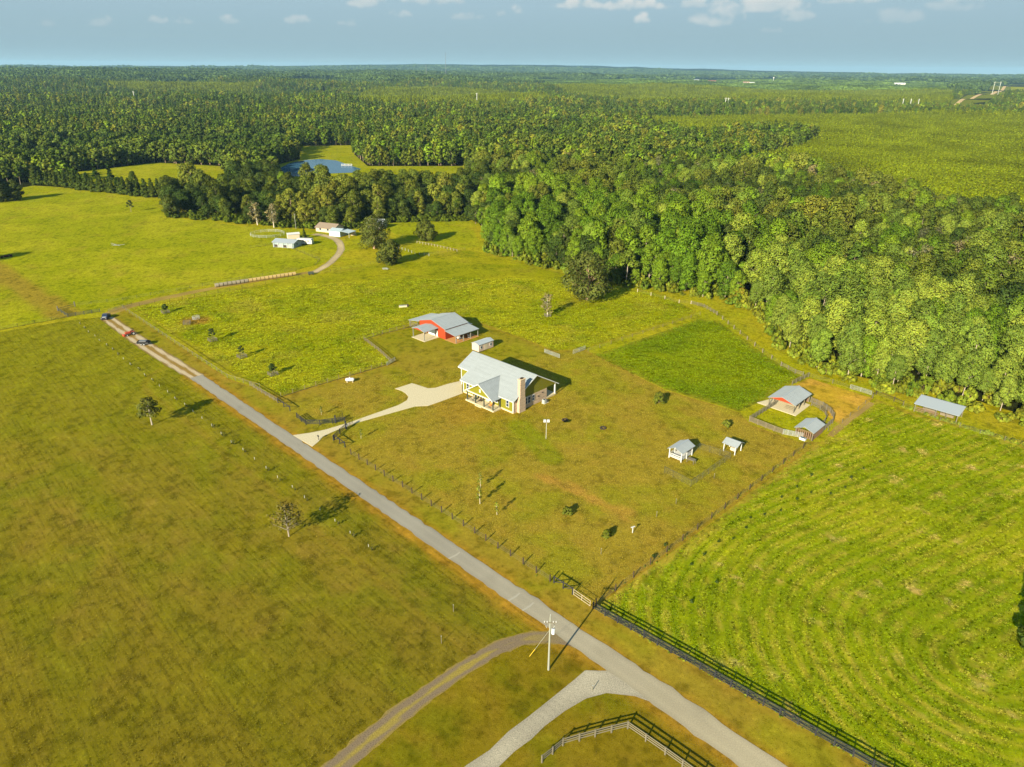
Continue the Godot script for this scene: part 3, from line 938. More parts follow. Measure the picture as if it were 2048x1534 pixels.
func make_ground() -> void:
	var soft := [Color(0.52, 0.5, 0.42), Color(0.8, 0.78, 0.72), Color(1, 0.97, 0.9)]
	var hay_tile := grass_tile(11, 0.16, 0.045, 0.36, [Color(0.6, 0.58, 0.5), Color(0.8, 0.78, 0.74), Color(1, 0.96, 0.92)])
	var lawn_tile := grass_tile(21, 0.16, 0.04, 0.08, [Color(0.64, 0.62, 0.54), Color(0.8, 0.79, 0.76), Color(0.96, 0.93, 0.9)])
	var rough_tile := grass_tile(31, 0.13, 0.035, 0.14, [Color(0.46, 0.5, 0.4), Color(0.8, 0.79, 0.74), Color(1, 0.95, 0.95)])
	var row_tile := grass_tile(36, 0.13, 0.035, 0.3, [Color(0.46, 0.5, 0.4), Color(0.8, 0.79, 0.74), Color(1, 0.95, 0.95)])
	var far_tile := grass_tile(41, 0.1, 0.03, 0.0, [Color(0.55, 0.58, 0.45), Color(0.8, 0.79, 0.74), Color(0.95, 0.93, 0.85)])
	var cloudy: Texture2D = grass_tile(51, 0.03, 0.008, 0.0, [Color(0.74, 0.75, 0.7), Color(0.9, 0.9, 0.88), Color(1, 1, 1)])[0]
	var hay_mat := ground_mat(hay_tile, cloudy, 5.0)
	var lawn_mat := ground_mat(lawn_tile, cloudy, 2.5)
	var rough_mat := ground_mat(rough_tile, cloudy, 4.5)
	var row_mat := ground_mat(row_tile, cloudy, 4.0)
	var far_mat := ground_mat(far_tile, cloudy, 10.0)
	# one sheet to the horizon: rings that widen with distance
	var st := SurfaceTool.new()
	st.begin(Mesh.PRIMITIVE_TRIANGLES)
	var radii := [0.0]
	while radii[-1] < 16000: radii.append(radii[-1] + maxf(40, radii[-1] * 0.06))
	var seg := 240
	for r in radii:
		for i in seg:
			var a := TAU * i / seg
			var x: float = sin(a) * r
			var z: float = -cos(a) * r
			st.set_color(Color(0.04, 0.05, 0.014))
			st.set_uv(Vector2(x, z) / 60.0)
			st.set_uv2(Vector2(x, z) / 470.0)
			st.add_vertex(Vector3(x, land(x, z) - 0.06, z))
	for k in radii.size() - 1:
		for i in seg:
			var j := (i + 1) % seg
			var a: int = k * seg + i
			var b: int = k * seg + j
			for v in [a, a + seg, b + seg, a, b + seg, b]: st.add_index(v)
	st.generate_normals()
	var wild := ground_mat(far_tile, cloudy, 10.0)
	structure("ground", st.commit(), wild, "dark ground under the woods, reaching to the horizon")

	# fields, each a sheet of its own
	var base := PackedVector2Array([Vector2(-272.6, -208.9), Vector2(-371.6, -341.7), Vector2(-386.7, -548.4), Vector2(-237.5, -504.6), Vector2(-96.0, -406.8), Vector2(-23.4, -439.6), Vector2(-9.1, -357.5), Vector2(23.9, -318.7), Vector2(64.4, -291.8), Vector2(94.0, -267.2), Vector2(90.1, -223.7), Vector2(100.1, -196.9), Vector2(129.2, -177.7), Vector2(164.4, -136.2), Vector2(113.6, -44.1), Vector2(-113.1, -42.6)])
	structure("grass_strip", sheet(base, 8.0, 0.0, paint_strip, plain_frame, 0.3), far_mat, "mown grass strips round the fields and along the wood")
	structure("meadow", sheet(PackedVector2Array([Vector2(-274.7, -185.2), Vector2(-360.7, -288.1), Vector2(-383.2, -448.7), Vector2(-368.3, -520.6), Vector2(-364.1, -552.0), Vector2(-305.6, -537.6), Vector2(-233.8, -492.4), Vector2(-213.1, -438.7), Vector2(-159.0, -407.3), Vector2(-107.4, -395.4), Vector2(-81.3, -350.8), Vector2(-89.2, -322.7), Vector2(-97.3, -311.8), Vector2(-124.6, -288.3), Vector2(-147.0, -262.6), Vector2(-160.0, -244.2), Vector2(-175.8, -229.9), Vector2(-196.6, -194.0)]), 4.0, 0.02, paint_meadow, plain_frame), far_mat, "bright yellow-green meadow at the far left")
	structure("meadow", sheet(PackedVector2Array([Vector2(-75.2, -419.1), Vector2(-26.0, -430.0), Vector2(-16.9, -361.7), Vector2(-24.2, -355.9), Vector2(-51.0, -367.4), Vector2(-70.5, -399.4)]), 4.0, 0.02, paint_meadow, plain_frame), far_mat, "small meadow behind the lone oaks")
	structure("meadow", sheet(PackedVector2Array([Vector2(-397.9, -602.6), Vector2(-378.0, -625.4), Vector2(-339.5, -698.7), Vector2(-269.4, -676.2), Vector2(-235.6, -611.2), Vector2(-201.5, -506.2), Vector2(-234.2, -509.1), Vector2(-289.9, -543.2), Vector2(-353.8, -576.2)]), 8.0, 0.02, paint_meadow, plain_frame), far_mat, "clearing behind the hedgerow")
	structure("meadow", sheet(PackedVector2Array([Vector2(-217.7, -657.7), Vector2(-219.8, -694.3), Vector2(-212.3, -735.5), Vector2(-248.8, -863.6), Vector2(-186.2, -880.2), Vector2(-168.7, -784.0), Vector2(-135.5, -684.1), Vector2(-45.4, -689.4), Vector2(-34.7, -584.2), Vector2(-45.9, -526.4), Vector2(-115.9, -514.4), Vector2(-136.9, -513.4), Vector2(-169.5, -527.6)]), 8.0, 0.02, paint_meadow, plain_frame), far_mat, "clearing round the pond")
	structure("meadow", sheet(PackedVector2Array([Vector2(2683.0, -4201.4), Vector2(4098.0, -4970.5), Vector2(2737.5, -3307.9), Vector2(1993.2, -3024.3)]), 60.0, 1.0, paint_meadow, plain_frame), far_mat, "far yellow field beside the power line")
	structure("grass_strip", sheet(PackedVector2Array([Vector2(1032.9, -1793.3), Vector2(1164.6, -2062.8), Vector2(2673.8, -4306.1), Vector2(3149.3, -4948.2), Vector2(4776.2, -5799.4), Vector2(2613.5, -3156.4), Vector2(1910.3, -2897.0), Vector2(1493.9, -2376.5), Vector2(1103.4, -1802.9)]), 45.0, 0.5, paint_corridor, plain_frame, 0.0), far_mat, "cleared grass corridor under the power line")
	structure("pasture", sheet(PackedVector2Array([Vector2(-142.2, -255.2), Vector2(-84.9, -305.3), Vector2(-57.9, -329.3), Vector2(-24.1, -353.7), Vector2(-10.0, -343.6), Vector2(23.2, -308.3), Vector2(49.3, -286.9), Vector2(61.6, -277.2), Vector2(69.3, -256.6), Vector2(66.3, -249.4), Vector2(24.0, -215.8), Vector2(13.8, -213.8), Vector2(-11.6, -241.4), Vector2(-23.3, -252.6), Vector2(-36.2, -240.9), Vector2(-36.1, -237.1), Vector2(-49.4, -222.7), Vector2(-36.5, -203.0), Vector2(-47.8, -192.6), Vector2(-63.6, -177.3), Vector2(-84.6, -194.2)]), 2.5, 0.02, paint_pasture, plain_frame), rough_mat, "rough pasture with young orchard trees")
	structure("paddock", sheet(PackedVector2Array([Vector2(26.4, -210.6), Vector2(68.7, -247.7), Vector2(74.8, -243.4), Vector2(81.6, -209.1), Vector2(86.4, -194.7), Vector2(80.7, -188.8), Vector2(69.8, -177.7), Vector2(60.8, -170.3), Vector2(43.6, -184.6)]), 2.0, 0.02, paint_paddock, plain_frame), rough_mat, "dark green paddock behind the house")
	structure("pen", sheet(PackedVector2Array([Vector2(81.9, -188.1), Vector2(88.2, -193.3), Vector2(100.6, -179.2), Vector2(84.6, -163.4), Vector2(83.4, -166.8), Vector2(83.1, -176.3)]), 1.5, 0.02, paint_dirt, plain_frame), lawn_mat, "bare orange earth pen beside the corral")
	structure("lawn", sheet(PackedVector2Array([Vector2(-63.6, -177.3), Vector2(-47.8, -192.6), Vector2(-36.5, -203.0), Vector2(-49.4, -222.7), Vector2(-36.1, -237.1), Vector2(-23.3, -252.6), Vector2(-11.6, -241.4), Vector2(13.8, -213.8), Vector2(23.9, -214.9), Vector2(43.5, -183.9), Vector2(60.6, -169.7), Vector2(61.1, -162.5), Vector2(70.6, -153.5), Vector2(75.6, -153.6), Vector2(37.3, -116.4), Vector2(14.2, -94.2), Vector2(47.4, -64.6), Vector2(68.1, -45.7), Vector2(48.5, -48.5), Vector2(31.9, -66.3), Vector2(16.8, -81.6), Vector2(-11.5, -110.0), Vector2(-74.8, -173.3), Vector2(-117.7, -215.6), Vector2(-144.8, -244.6), Vector2(-144.7, -253.3), Vector2(-82.9, -189.8), Vector2(-71.1, -182.5)]), 1.25, 0.02, paint_lawn, lane_frame), lawn_mat, "mown dry lawn round the green house")
	structure("green_field", sheet(PackedVector2Array([Vector2(14.2, -94.2), Vector2(37.2, -116.1), Vector2(75.6, -153.6), Vector2(84.3, -162.8), Vector2(101.1, -178.2), Vector2(107.8, -168.4), Vector2(119.0, -160.6), Vector2(128.7, -145.6), Vector2(150.8, -111.7), Vector2(113.6, -44.1), Vector2(71.7, -43.8), Vector2(47.4, -64.6)]), 0.8, 0.03, paint_green, field_frame), row_mat, "bright green hay field with curved dry rows")
	structure("hay_field", sheet(PackedVector2Array([Vector2(-269.6, -181.0), Vector2(-194.7, -191.8), Vector2(-174.5, -227.9), Vector2(-157.2, -240.9), Vector2(-148.4, -244.5), Vector2(-118.9, -214.7), Vector2(-74.5, -172.3), Vector2(-11.4, -109.4), Vector2(16.7, -81.1), Vector2(34.7, -62.8), Vector2(46.8, -45.5), Vector2(-115.7, -44.4)]), 1.25, 0.03, paint_hay, lane_frame), hay_mat, "olive brown hay field left of the lane")
	structure("verge", sheet(PackedVector2Array([Vector2(10.3, -86.4), Vector2(2.2, -87.2), Vector2(-6.0, -81.8), Vector2(-11.6, -76.7), Vector2(-17.2, -70.5), Vector2(-22.3, -64.2), Vector2(-27.6, -57.0), Vector2(-33.4, -45.0), Vector2(46.8, -45.5), Vector2(34.7, -62.8), Vector2(16.7, -81.1)]), 1.25, 0.038, paint_verge, lane_frame, 0.3), lawn_mat, "smooth olive grass verge between the earth track and the lane")
	tufts()

func tufts() -> void:
	var grass := Node3D.new()
	grass.name = "grass"
	add_child(grass)
	tag(grass, "tufts of short grass all over the fields and lawn", "grass", "", "stuff")
	var m := StandardMaterial3D.new()
	m.vertex_color_use_as_albedo = true
	m.roughness = 0.9
	m.specular_mode = BaseMaterial3D.SPECULAR_DISABLED
	m.backlight_enabled = true
	m.backlight = Color(0.3, 0.3, 0.3)
	var hay := PackedFloat32Array()
	var green := PackedFloat32Array()
	var other := PackedFloat32Array()
	var hay_poly := PackedVector2Array([Vector2(-269.6, -181.0), Vector2(-194.7, -191.8), Vector2(-174.5, -227.9), Vector2(-157.2, -240.9), Vector2(-148.1, -245.6), Vector2(-93.0, -187.8), Vector2(-50.7, -149.7), Vector2(-1.8, -97.4), Vector2(3.2, -90.2), Vector2(-12.7, -79.6), Vector2(-25.7, -63.7), Vector2(-30.0, -53.4), Vector2(-115.7, -44.4)])
	var green_poly := PackedVector2Array([Vector2(15.1, -94.2), Vector2(37.0, -115.1), Vector2(74.9, -152.1), Vector2(83.7, -161.4), Vector2(100.5, -176.9), Vector2(107.2, -167.2), Vector2(118.3, -159.5), Vector2(127.1, -143.3), Vector2(150.8, -111.7), Vector2(113.6, -44.1), Vector2(71.7, -43.8), Vector2(48.0, -64.6)])
	var past_poly := PackedVector2Array([Vector2(-141.7, -254.0), Vector2(-84.5, -303.6), Vector2(-57.6, -327.4), Vector2(-24.0, -351.6), Vector2(-10.0, -341.6), Vector2(23.1, -306.6), Vector2(49.1, -285.4), Vector2(61.3, -275.8), Vector2(68.9, -256.6), Vector2(24.1, -216.7), Vector2(13.8, -214.7), Vector2(-11.7, -242.5), Vector2(-23.4, -253.8), Vector2(-36.4, -242.0), Vector2(-49.7, -222.7), Vector2(-37.1, -203.0), Vector2(-48.0, -193.4), Vector2(-64.0, -178.6)])
	var padd_poly := PackedVector2Array([Vector2(26.6, -210.1), Vector2(68.4, -246.6), Vector2(74.5, -242.3), Vector2(81.3, -208.2), Vector2(85.8, -194.7), Vector2(70.1, -178.3), Vector2(61.0, -170.9), Vector2(43.7, -184.9)])
	var lawn_poly := PackedVector2Array([Vector2(-58.0, -168.6), Vector2(-47.1, -189.3), Vector2(23.8, -214.0), Vector2(43.3, -183.2), Vector2(60.4, -168.8), Vector2(75.3, -153.1), Vector2(37.4, -117.1), Vector2(14.3, -95.0), Vector2(9.6, -100.8), Vector2(-38.4, -147.9)])
	var r := RandomNumberGenerator.new()
	r.seed = 3
	for i in 300000:
		# denser near the camera
		var az := r.randf_range(-0.78, 0.78)
		var rr := 44.0 + 256.0 * pow(r.randf(), 1.55)
		var p := Vector2(sin(az) * rr, -cos(az) * rr)
		var big := 0.8 + rr / 160.0
		var turn := r.randf() * TAU
		var g := r.randf_range(0.55, 1.05)
		if Geometry2D.is_point_in_polygon(p, hay_poly):
			if lane_distance(p) < 3.2 or r.randf() < 0.72: continue
			var c := paint_hay(p, 9)
			place(hay, v3(p, 0.02), 0.22 * big, 0.1 * r.randf_range(0.5, 1.2), turn, Color(c.r * g, c.g * g, c.b * g))
		elif Geometry2D.is_point_in_polygon(p, green_poly):
			if r.randf() < 0.75: continue
			var c := paint_green(p, 9)
			var tall := r.randf_range(0.5, 1.2) * (1.5 if r.randf() < 0.06 else 1.0)
			place(green, v3(p, 0.02), 0.36 * big, 0.15 * tall, turn, Color(c.r * g, c.g * g, c.b * g))
		elif Geometry2D.is_point_in_polygon(p, past_poly) or Geometry2D.is_point_in_polygon(p, padd_poly):
			if r.randf() < 0.65: continue
			var c := paint_paddock(p, 9) if Geometry2D.is_point_in_polygon(p, padd_poly) else paint_pasture(p, 9)
			place(other, v3(p, 0.02), 0.5 * big * r.randf_range(0.6, 1.3), 0.17 * r.randf_range(0.5, 1.3), turn, Color(c.r * g * 0.9, c.g * g, c.b * g))
		elif Geometry2D.is_point_in_polygon(p, lawn_poly):
			if r.randf() < 0.45: continue
			var c := paint_lawn(p, 9)
			place(other, v3(p, 0.02), 0.28 * big, 0.07 * r.randf_range(0.5, 1.1), turn, Color(c.r * g, c.g * g, c.b * g))
	scatter("tufts", grass, tuft_mesh(1, 7, 1.0, 1.0), m, hay)
	scatter("tufts", grass, tuft_mesh(2, 8, 1.0, 1.0), m, green)
	scatter("tufts", grass, tuft_mesh(3, 8, 1.0, 1.0), m, other)

func stone_tile(seed_: int, lo: Color, mid_: Color, hi: Color) -> ImageTexture:
	return grass_tile(seed_, 0.14, 0.06, 0.0, [lo, mid_, hi])[0]

func make_roads() -> void:
	var asphalt := StandardMaterial3D.new()
	asphalt.vertex_color_use_as_albedo = true
	asphalt.albedo_texture = stone_tile(61, Color(0.72, 0.71, 0.7), Color(0.8, 0.8, 0.79), Color(0.92, 0.91, 0.88))
	asphalt.roughness = 0.85
	asphalt.metallic_specular = 0.3
	var gravel := asphalt.duplicate() as StandardMaterial3D
	gravel.albedo_texture = stone_tile(62, Color(0.55, 0.54, 0.5), Color(0.8, 0.79, 0.76), Color(1, 0.99, 0.95))
	M.asphalt = asphalt
	M.patch = mat(0.3, 0.28, 0.22, 0.9)
	M.gravel = gravel
	var grey := func(p: Vector2, t: float, run: float) -> Color:
		var v := 0.42 + fleck(p, 0.35) * 0.05 + 0.03 * smooth(0.25, 0.0, absf(absf(t) - 0.45))
		v -= 0.04 * smooth(0.8, 1.0, absf(t)) + 0.05 * smooth(0.3, 0.55, fleck(p + Vector2(60, 0), 0.15))
		var warm := smooth(-125, -60, p.y)
		v *= lerpf(0.9, 1.05, warm)
		return Color(v * lerpf(1.03, 1.16, warm), v * lerpf(0.96, 1.01, warm), v * lerpf(0.78, 0.68, warm))
	structure("road", strip(PackedVector2Array([lane_mid[0], Vector2(16.08, -82.19), Vector2(22.46, -75.63), lane_mid[-1]]), [3.6, 3.7, 4.5, 4.5], 0.06, grey, 8), asphalt, "narrow grey asphalt lane past the farm")
	# pale repaired bands across the lane
	for q in [Vector2(-10.24, -108.62), Vector2(0.96, -97.41), Vector2(3.33, -95.05)]:
		var d := (lane_mid[-1] - lane_mid[0]).normalized()
		var s := Vector2(-d.y, d.x)
		var a: Vector2 = Geometry2D.get_closest_point_to_segment(q, lane_mid[0], lane_mid[-1])
		structure("road_patch", flat_mesh(PackedVector2Array([a - s * 1.5, a - s * 0.4 + d * 0.1, a + s * 1.3, a + s * 1.35 + d * 0.35, a - s * 0.3 + d * 0.5, a - s * 1.45 + d * 0.3]), 0.066), M.patch, "pale repaired band across the asphalt lane")
	var two_tracks := func(p: Vector2, t: float, run: float) -> Color:
		var worn := smooth(0.34, 0.16, absf(absf(t) - 0.52) + fleck(p, 0.15) * 0.3)
		var c := Color(0.42, 0.27, 0.05).lerp(Color(0.8, 0.66, 0.46), worn)
		return c.lerp(Color(0.2, 0.17, 0.03), smooth(0.75, 1.0, absf(t)) * 0.7) * 0.85
	structure("gravel_track", strip(PackedVector2Array([lane_mid[0] + (lane_mid[0] - lane_mid[-1]).normalized() * -1.0, Vector2(-104.23, -201.70), Vector2(-121.34, -217.86), Vector2(-146.19, -243.39)]), [4.4, 5.2, 5.0, 4.6], 0.055, two_tracks, 12), gravel, "worn pale gravel track with a grassy middle beyond the asphalt")
	var pale := func(p: Vector2, t: float, run: float) -> Color:
		var v := 0.5 + fleck(p, 0.25) * 0.12 - 0.05 * smooth(0.5, 1.0, absf(t)) + 0.04 * smooth(0.3, 0.1, absf(absf(t) - 0.45))
		return Color(v * 1.04, v * 0.96, v * 0.76)
	var pale_field := func(p: Vector2, e: float) -> Color: return pale.call(p, 1.0 - smooth(0.0, 1.6, e), 0.0)
	structure("gravel_road", sheet(PackedVector2Array([Vector2(-13.0, -56.5), Vector2(-5.5, -64.3), Vector2(2.7, -72.3), Vector2(6.6, -76.0), Vector2(9.7, -78.8), Vector2(11.2, -80.7), Vector2(13.6, -80.7), Vector2(17.0, -80.8), Vector2(20.7, -77.8), Vector2(26.6, -71.9), Vector2(23.6, -73.1), Vector2(20.9, -74.6), Vector2(18.1, -76.0), Vector2(14.2, -76.3), Vector2(10.9, -75.4), Vector2(7.8, -73.1), Vector2(5.0, -70.7), Vector2(-1.5, -64.3), Vector2(-8.9, -56.5)]), 0.8, 0.052, pale_field, func(p): return p / 9.0, 0.35), gravel, "pale gravel side road joining the lane at the bottom")
	var mud := func(p: Vector2, t: float, run: float) -> Color:
		var c := Color(0.28, 0.215, 0.14)
		var mid_ := smooth(0.4, 0.1, absf(t + 0.05) + fleck(p, 0.2) * 0.6 - fleck(p, 0.07) * 0.25)
		c = c.lerp(Color(0.42, 0.33, 0.06), mid_ * smooth(0, 14, run) * 0.9)
		c = c.lerp(Color(0.36, 0.27, 0.06), smooth(0.72, 1.0, absf(t) + fleck(p, 0.1) * 0.2))
		return c
	structure("dirt_track", strip(PackedVector2Array([Vector2(11.08, -86.39), Vector2(6.77, -87.54), Vector2(2.21, -87.17), Vector2(-1.97, -85.10), Vector2(-6.02, -81.78), Vector2(-11.57, -76.68), Vector2(-17.18, -70.50), Vector2(-22.29, -64.16), Vector2(-27.60, -57.00), Vector2(-30.91, -51.12)]), [2.6, 2.9, 2.8, 2.8, 2.8, 2.9, 3.1, 3.4, 3.5, 3.5], 0.05, mud, 16), gravel, "dark earth track with a straw-coloured grassy middle")
	var yard := func(p: Vector2, t: float, run: float) -> Color:
		return Color(0.75, 0.6, 0.35) * (0.8 + fleck(p, 0.4) * 0.3) * lerpf(1.0, 0.65, smooth(0.5, 1.0, absf(t)))
	structure("farm_track", strip(PackedVector2Array([Vector2(-88.14, -307.73), Vector2(-85.35, -321.01), Vector2(-84.67, -338.27), Vector2(-86.45, -356.09), Vector2(-92.35, -373.15), Vector2(-100.19, -382.71), Vector2(-108.71, -387.51)]), [3.4, 3.6, 3.6, 3.6, 4.0, 4.4, 4.4], 0.05, yard), gravel, "curved sandy track to the far homestead")
	structure("farm_track", strip(PackedVector2Array([Vector2(-148.38, -247.92), Vector2(-145.17, -258.86), Vector2(-122.57, -283.15), Vector2(-88.58, -309.42)]), [5.0, 5.0, 4.0, 3.4], 0.045, func(p, t, run): return Color(0.48, 0.34, 0.06) * (0.85 + fleck(p, 0.4) * 0.35), 4), gravel, "straight worn track from the gates towards the far homestead")
	structure("service_track", strip(PackedVector2Array([Vector2(1013.78, -1790.71), Vector2(1358.61, -2317.06), Vector2(1770.04, -2868.17), Vector2(2374.86, -3741.37), Vector2(2883.18, -4480.87)]), [9.0, 11.0, 13.0, 13.0, 12.0], 1.8, func(p, t, run): return Color(0.8, 0.58, 0.28)), gravel, "sandy service track under the power line")
	structure("path", strip(PackedVector2Array([Vector2(79.29, -156.77), Vector2(86.10, -163.99), Vector2(98.85, -176.24)]), [1.5, 1.7, 1.4], 0.06, func(p, t, run): return Color(0.46, 0.32, 0.09) * (0.9 + fleck(p, 0.2) * 0.3)), gravel, "worn brown cattle path along the pen fence")
	# concrete
	var slab := mat(0.62, 0.54, 0.36, 0.9)
	slab.albedo_texture = stone_tile(63, Color(0.74, 0.73, 0.7), Color(0.9, 0.9, 0.88), Color(1, 1, 1))
	slab.uv1_triplanar = true
	slab.uv1_world_triplanar = true
	slab.uv1_scale = Vector3(0.08, 0.08, 0.08)
	M.concrete = slab
	structure("driveway", flat_mesh(PackedVector2Array([Vector2(-53.9, -155.0), Vector2(-50.6, -151.9), Vector2(-47.7, -149.3), Vector2(-46.9, -151.7), Vector2(-46.4, -154.6), Vector2(-43.7, -158.0), Vector2(-40.0, -161.7), Vector2(-33.1, -166.7), Vector2(-25.9, -171.9), Vector2(-22.5, -172.3), Vector2(-19.3, -175.2), Vector2(-13.8, -180.5), Vector2(-14.7, -189.2), Vector2(-18.3, -187.0), Vector2(-21.7, -184.1), Vector2(-23.8, -183.7), Vector2(-26.5, -185.6), Vector2(-28.8, -187.2), Vector2(-33.1, -183.3), Vector2(-31.1, -181.9), Vector2(-29.7, -180.2), Vector2(-28.6, -178.0), Vector2(-28.7, -175.6), Vector2(-30.6, -172.5), Vector2(-37.9, -165.6), Vector2(-41.4, -162.2), Vector2(-46.8, -158.0), Vector2(-50.1, -156.3)]), 0.09, 0.1), slab, "pale concrete driveway from the lane to the green house")
	structure("pond", flat_mesh(wobbly(PackedVector2Array([Vector2(-194.6, -613.4), Vector2(-211.0, -665.2), Vector2(-212.8, -702.5), Vector2(-204.2, -727.5), Vector2(-192.8, -736.7), Vector2(-174.2, -725.2), Vector2(-152.4, -686.9), Vector2(-137.3, -662.3), Vector2(-137.0, -638.7), Vector2(-150.0, -634.7), Vector2(-165.4, -627.4), Vector2(-178.1, -611.3)]), 1.0, 8.0), 0.12), M.water, "blue pond in the clearing")

# ---------------------------------------------------------------- buildings
func lap_tile(lines: int, seed_: int, dark: float) -> Array:
	# boards: a groove between each; and a little grime
	var n := FastNoiseLite.new()
	n.seed = seed_
	n.frequency = 0.05
	var im := Image.create(128, 128, false, Image.FORMAT_RGB8)
	var ih := Image.create(128, 128, false, Image.FORMAT_RGB8)
	for y in 128:
		var t := fposmod(float(y) * lines / 128.0, 1.0)
		var hh := 1.0 - t * 0.8
		for x in 128:
			var v := 0.92 + n.get_noise_2d(x * 3.0, y * 0.5) * 0.1
			if t > 0.86: v *= dark
			im.set_pixel(x, y, Color(v, v, v))
			ih.set_pixel(x, y, Color(hh, hh, hh))
	return [ImageTexture.create_from_image(im), ImageTexture.create_from_image(ih)]

func boarded(r: float, g: float, b: float, tile: Array, scale_: float) -> StandardMaterial3D:
	var m := mat(r, g, b, 0.75)
	m.albedo_texture = tile[0]
	m.heightmap_enabled = true
	m.heightmap_texture = tile[1]
	m.heightmap_scale = 2.0
	m.uv1_triplanar = true
	m.uv1_scale = Vector3(scale_, scale_, scale_)
	return m

func make_materials() -> void:
	var lap := lap_tile(8, 3, 0.7)
	M.green = boarded(0.2, 0.19, 0.005, lap, 0.6)
	M.red = boarded(0.36, 0.045, 0.008, lap, 0.6)
	M.pink = boarded(0.62, 0.47, 0.38, lap, 0.5)
	M.blue_grey = boarded(0.3, 0.38, 0.38, lap, 0.4)
	M.barn_wood = boarded(0.2, 0.12, 0.07, lap, 0.5)
	M.white = mat(0.48, 0.49, 0.47, 0.6)
	M.roof = mat(0.27, 0.295, 0.275, 0.5, 0.1)
	var stains := grass_tile(81, 0.02, 0.05, 0.5, [Color(0.9, 0.9, 0.89), Color(0.95, 0.95, 0.95), Color(1, 1, 1)], 256)
	M.roof.albedo_texture = stains[0]
	M.roof.uv1_triplanar = true
	M.roof.uv1_scale = Vector3(0.12, 0.12, 0.12)
	M.roof.albedo_color = lin(0.3, 0.332, 0.34)
	M.old_roof = mat(0.32, 0.36, 0.38, 0.5, 0.2)
	M.brown_roof = mat(0.22, 0.17, 0.12, 0.8)
	M.dark_roof = mat(0.17, 0.2, 0.22, 0.6, 0.2)
	M.stone = mat(0.62, 0.49, 0.36, 0.9)
	var st := grass_tile(71, 0.05, 0.03, 0.25, [Color(0.6, 0.56, 0.52), Color(0.86, 0.84, 0.82), Color(1, 0.98, 0.95)], 256)
	M.stone.albedo_texture = st[0]
	M.stone.heightmap_enabled = true
	M.stone.heightmap_texture = st[1]
	M.stone.heightmap_scale = 4.0
	M.stone.uv1_triplanar = true
	M.stone.uv1_scale = Vector3(0.35, 0.35, 0.35)
	M.base = mat(0.55, 0.42, 0.26, 0.9)
	M.glass = mat(0.02, 0.03, 0.06, 0.08)
	M.post_green = mat(0.045, 0.055, 0.04)
	M.grey_post = mat(0.17, 0.175, 0.15)
	M.black = mat(0.012, 0.013, 0.014, 0.7)
	M.fence_black = mat(0.02, 0.022, 0.026, 0.7)
	M.wood = mat(0.17, 0.14, 0.09)
	M.grey_wood = mat(0.14, 0.125, 0.085)
	M.brown = mat(0.045, 0.03, 0.022)
	M.galv = mat(0.42, 0.45, 0.42, 0.5, 0.3)
	M.wire = mat(0.16, 0.16, 0.14, 0.6, 0.3)
	M.pole = mat(0.24, 0.25, 0.2, 0.85)
	M.yellow = mat(0.65, 0.45, 0.03)
	M.straw = mat(0.36, 0.26, 0.1, 0.95)
	M.old_straw = mat(0.22, 0.19, 0.13, 0.95)
	M.rubber = mat(0.02, 0.02, 0.02)
	M.orange = mat(0.5, 0.2, 0.03)
	M.soil = mat(0.4, 0.2, 0.06, 0.95)
	M.cow = mat(0.07, 0.02, 0.012, 0.8)
	M.navy = mat(0.02, 0.023, 0.04, 0.3)
	M.tractor = mat(0.42, 0.06, 0.02, 0.4)
	M.steel = mat(0.16, 0.17, 0.18, 0.5, 0.4)
	M.cream = mat(0.45, 0.38, 0.28, 0.8)

# a window: outer trim, then a pane (or two) as sub-parts; facing 0 looks to +z, 1 to +x
func window(parent: Node, mid: Vector3, w: float, h: float, facing: int, panes := 2) -> void:
	var turn := PI / 2 if facing == 1 else 0.0
	var f := Node3D.new()
	f.name = numbered(parent, "window")
	f.position = mid
	f.rotation.y = turn
	parent.add_child(f, true)
	box("frame", f, M.white, Vector3(0, 0, 0.03), Vector3(w + 0.28, h + 0.3, 0.08))
	for k in panes:
		var hh := (h - 0.1 * (panes - 1)) / panes
		box("pane", f, M.glass, Vector3(0, -h * 0.5 + hh * 0.5 + k * (hh + 0.1), 0.05), Vector3(w, hh, 0.08))

func farm_thing(called: String, label: String, category: String, x: float, z: float, group := "") -> Node3D:
	return thing(called, label, category, farm(x, z), FARM_TURN, group)

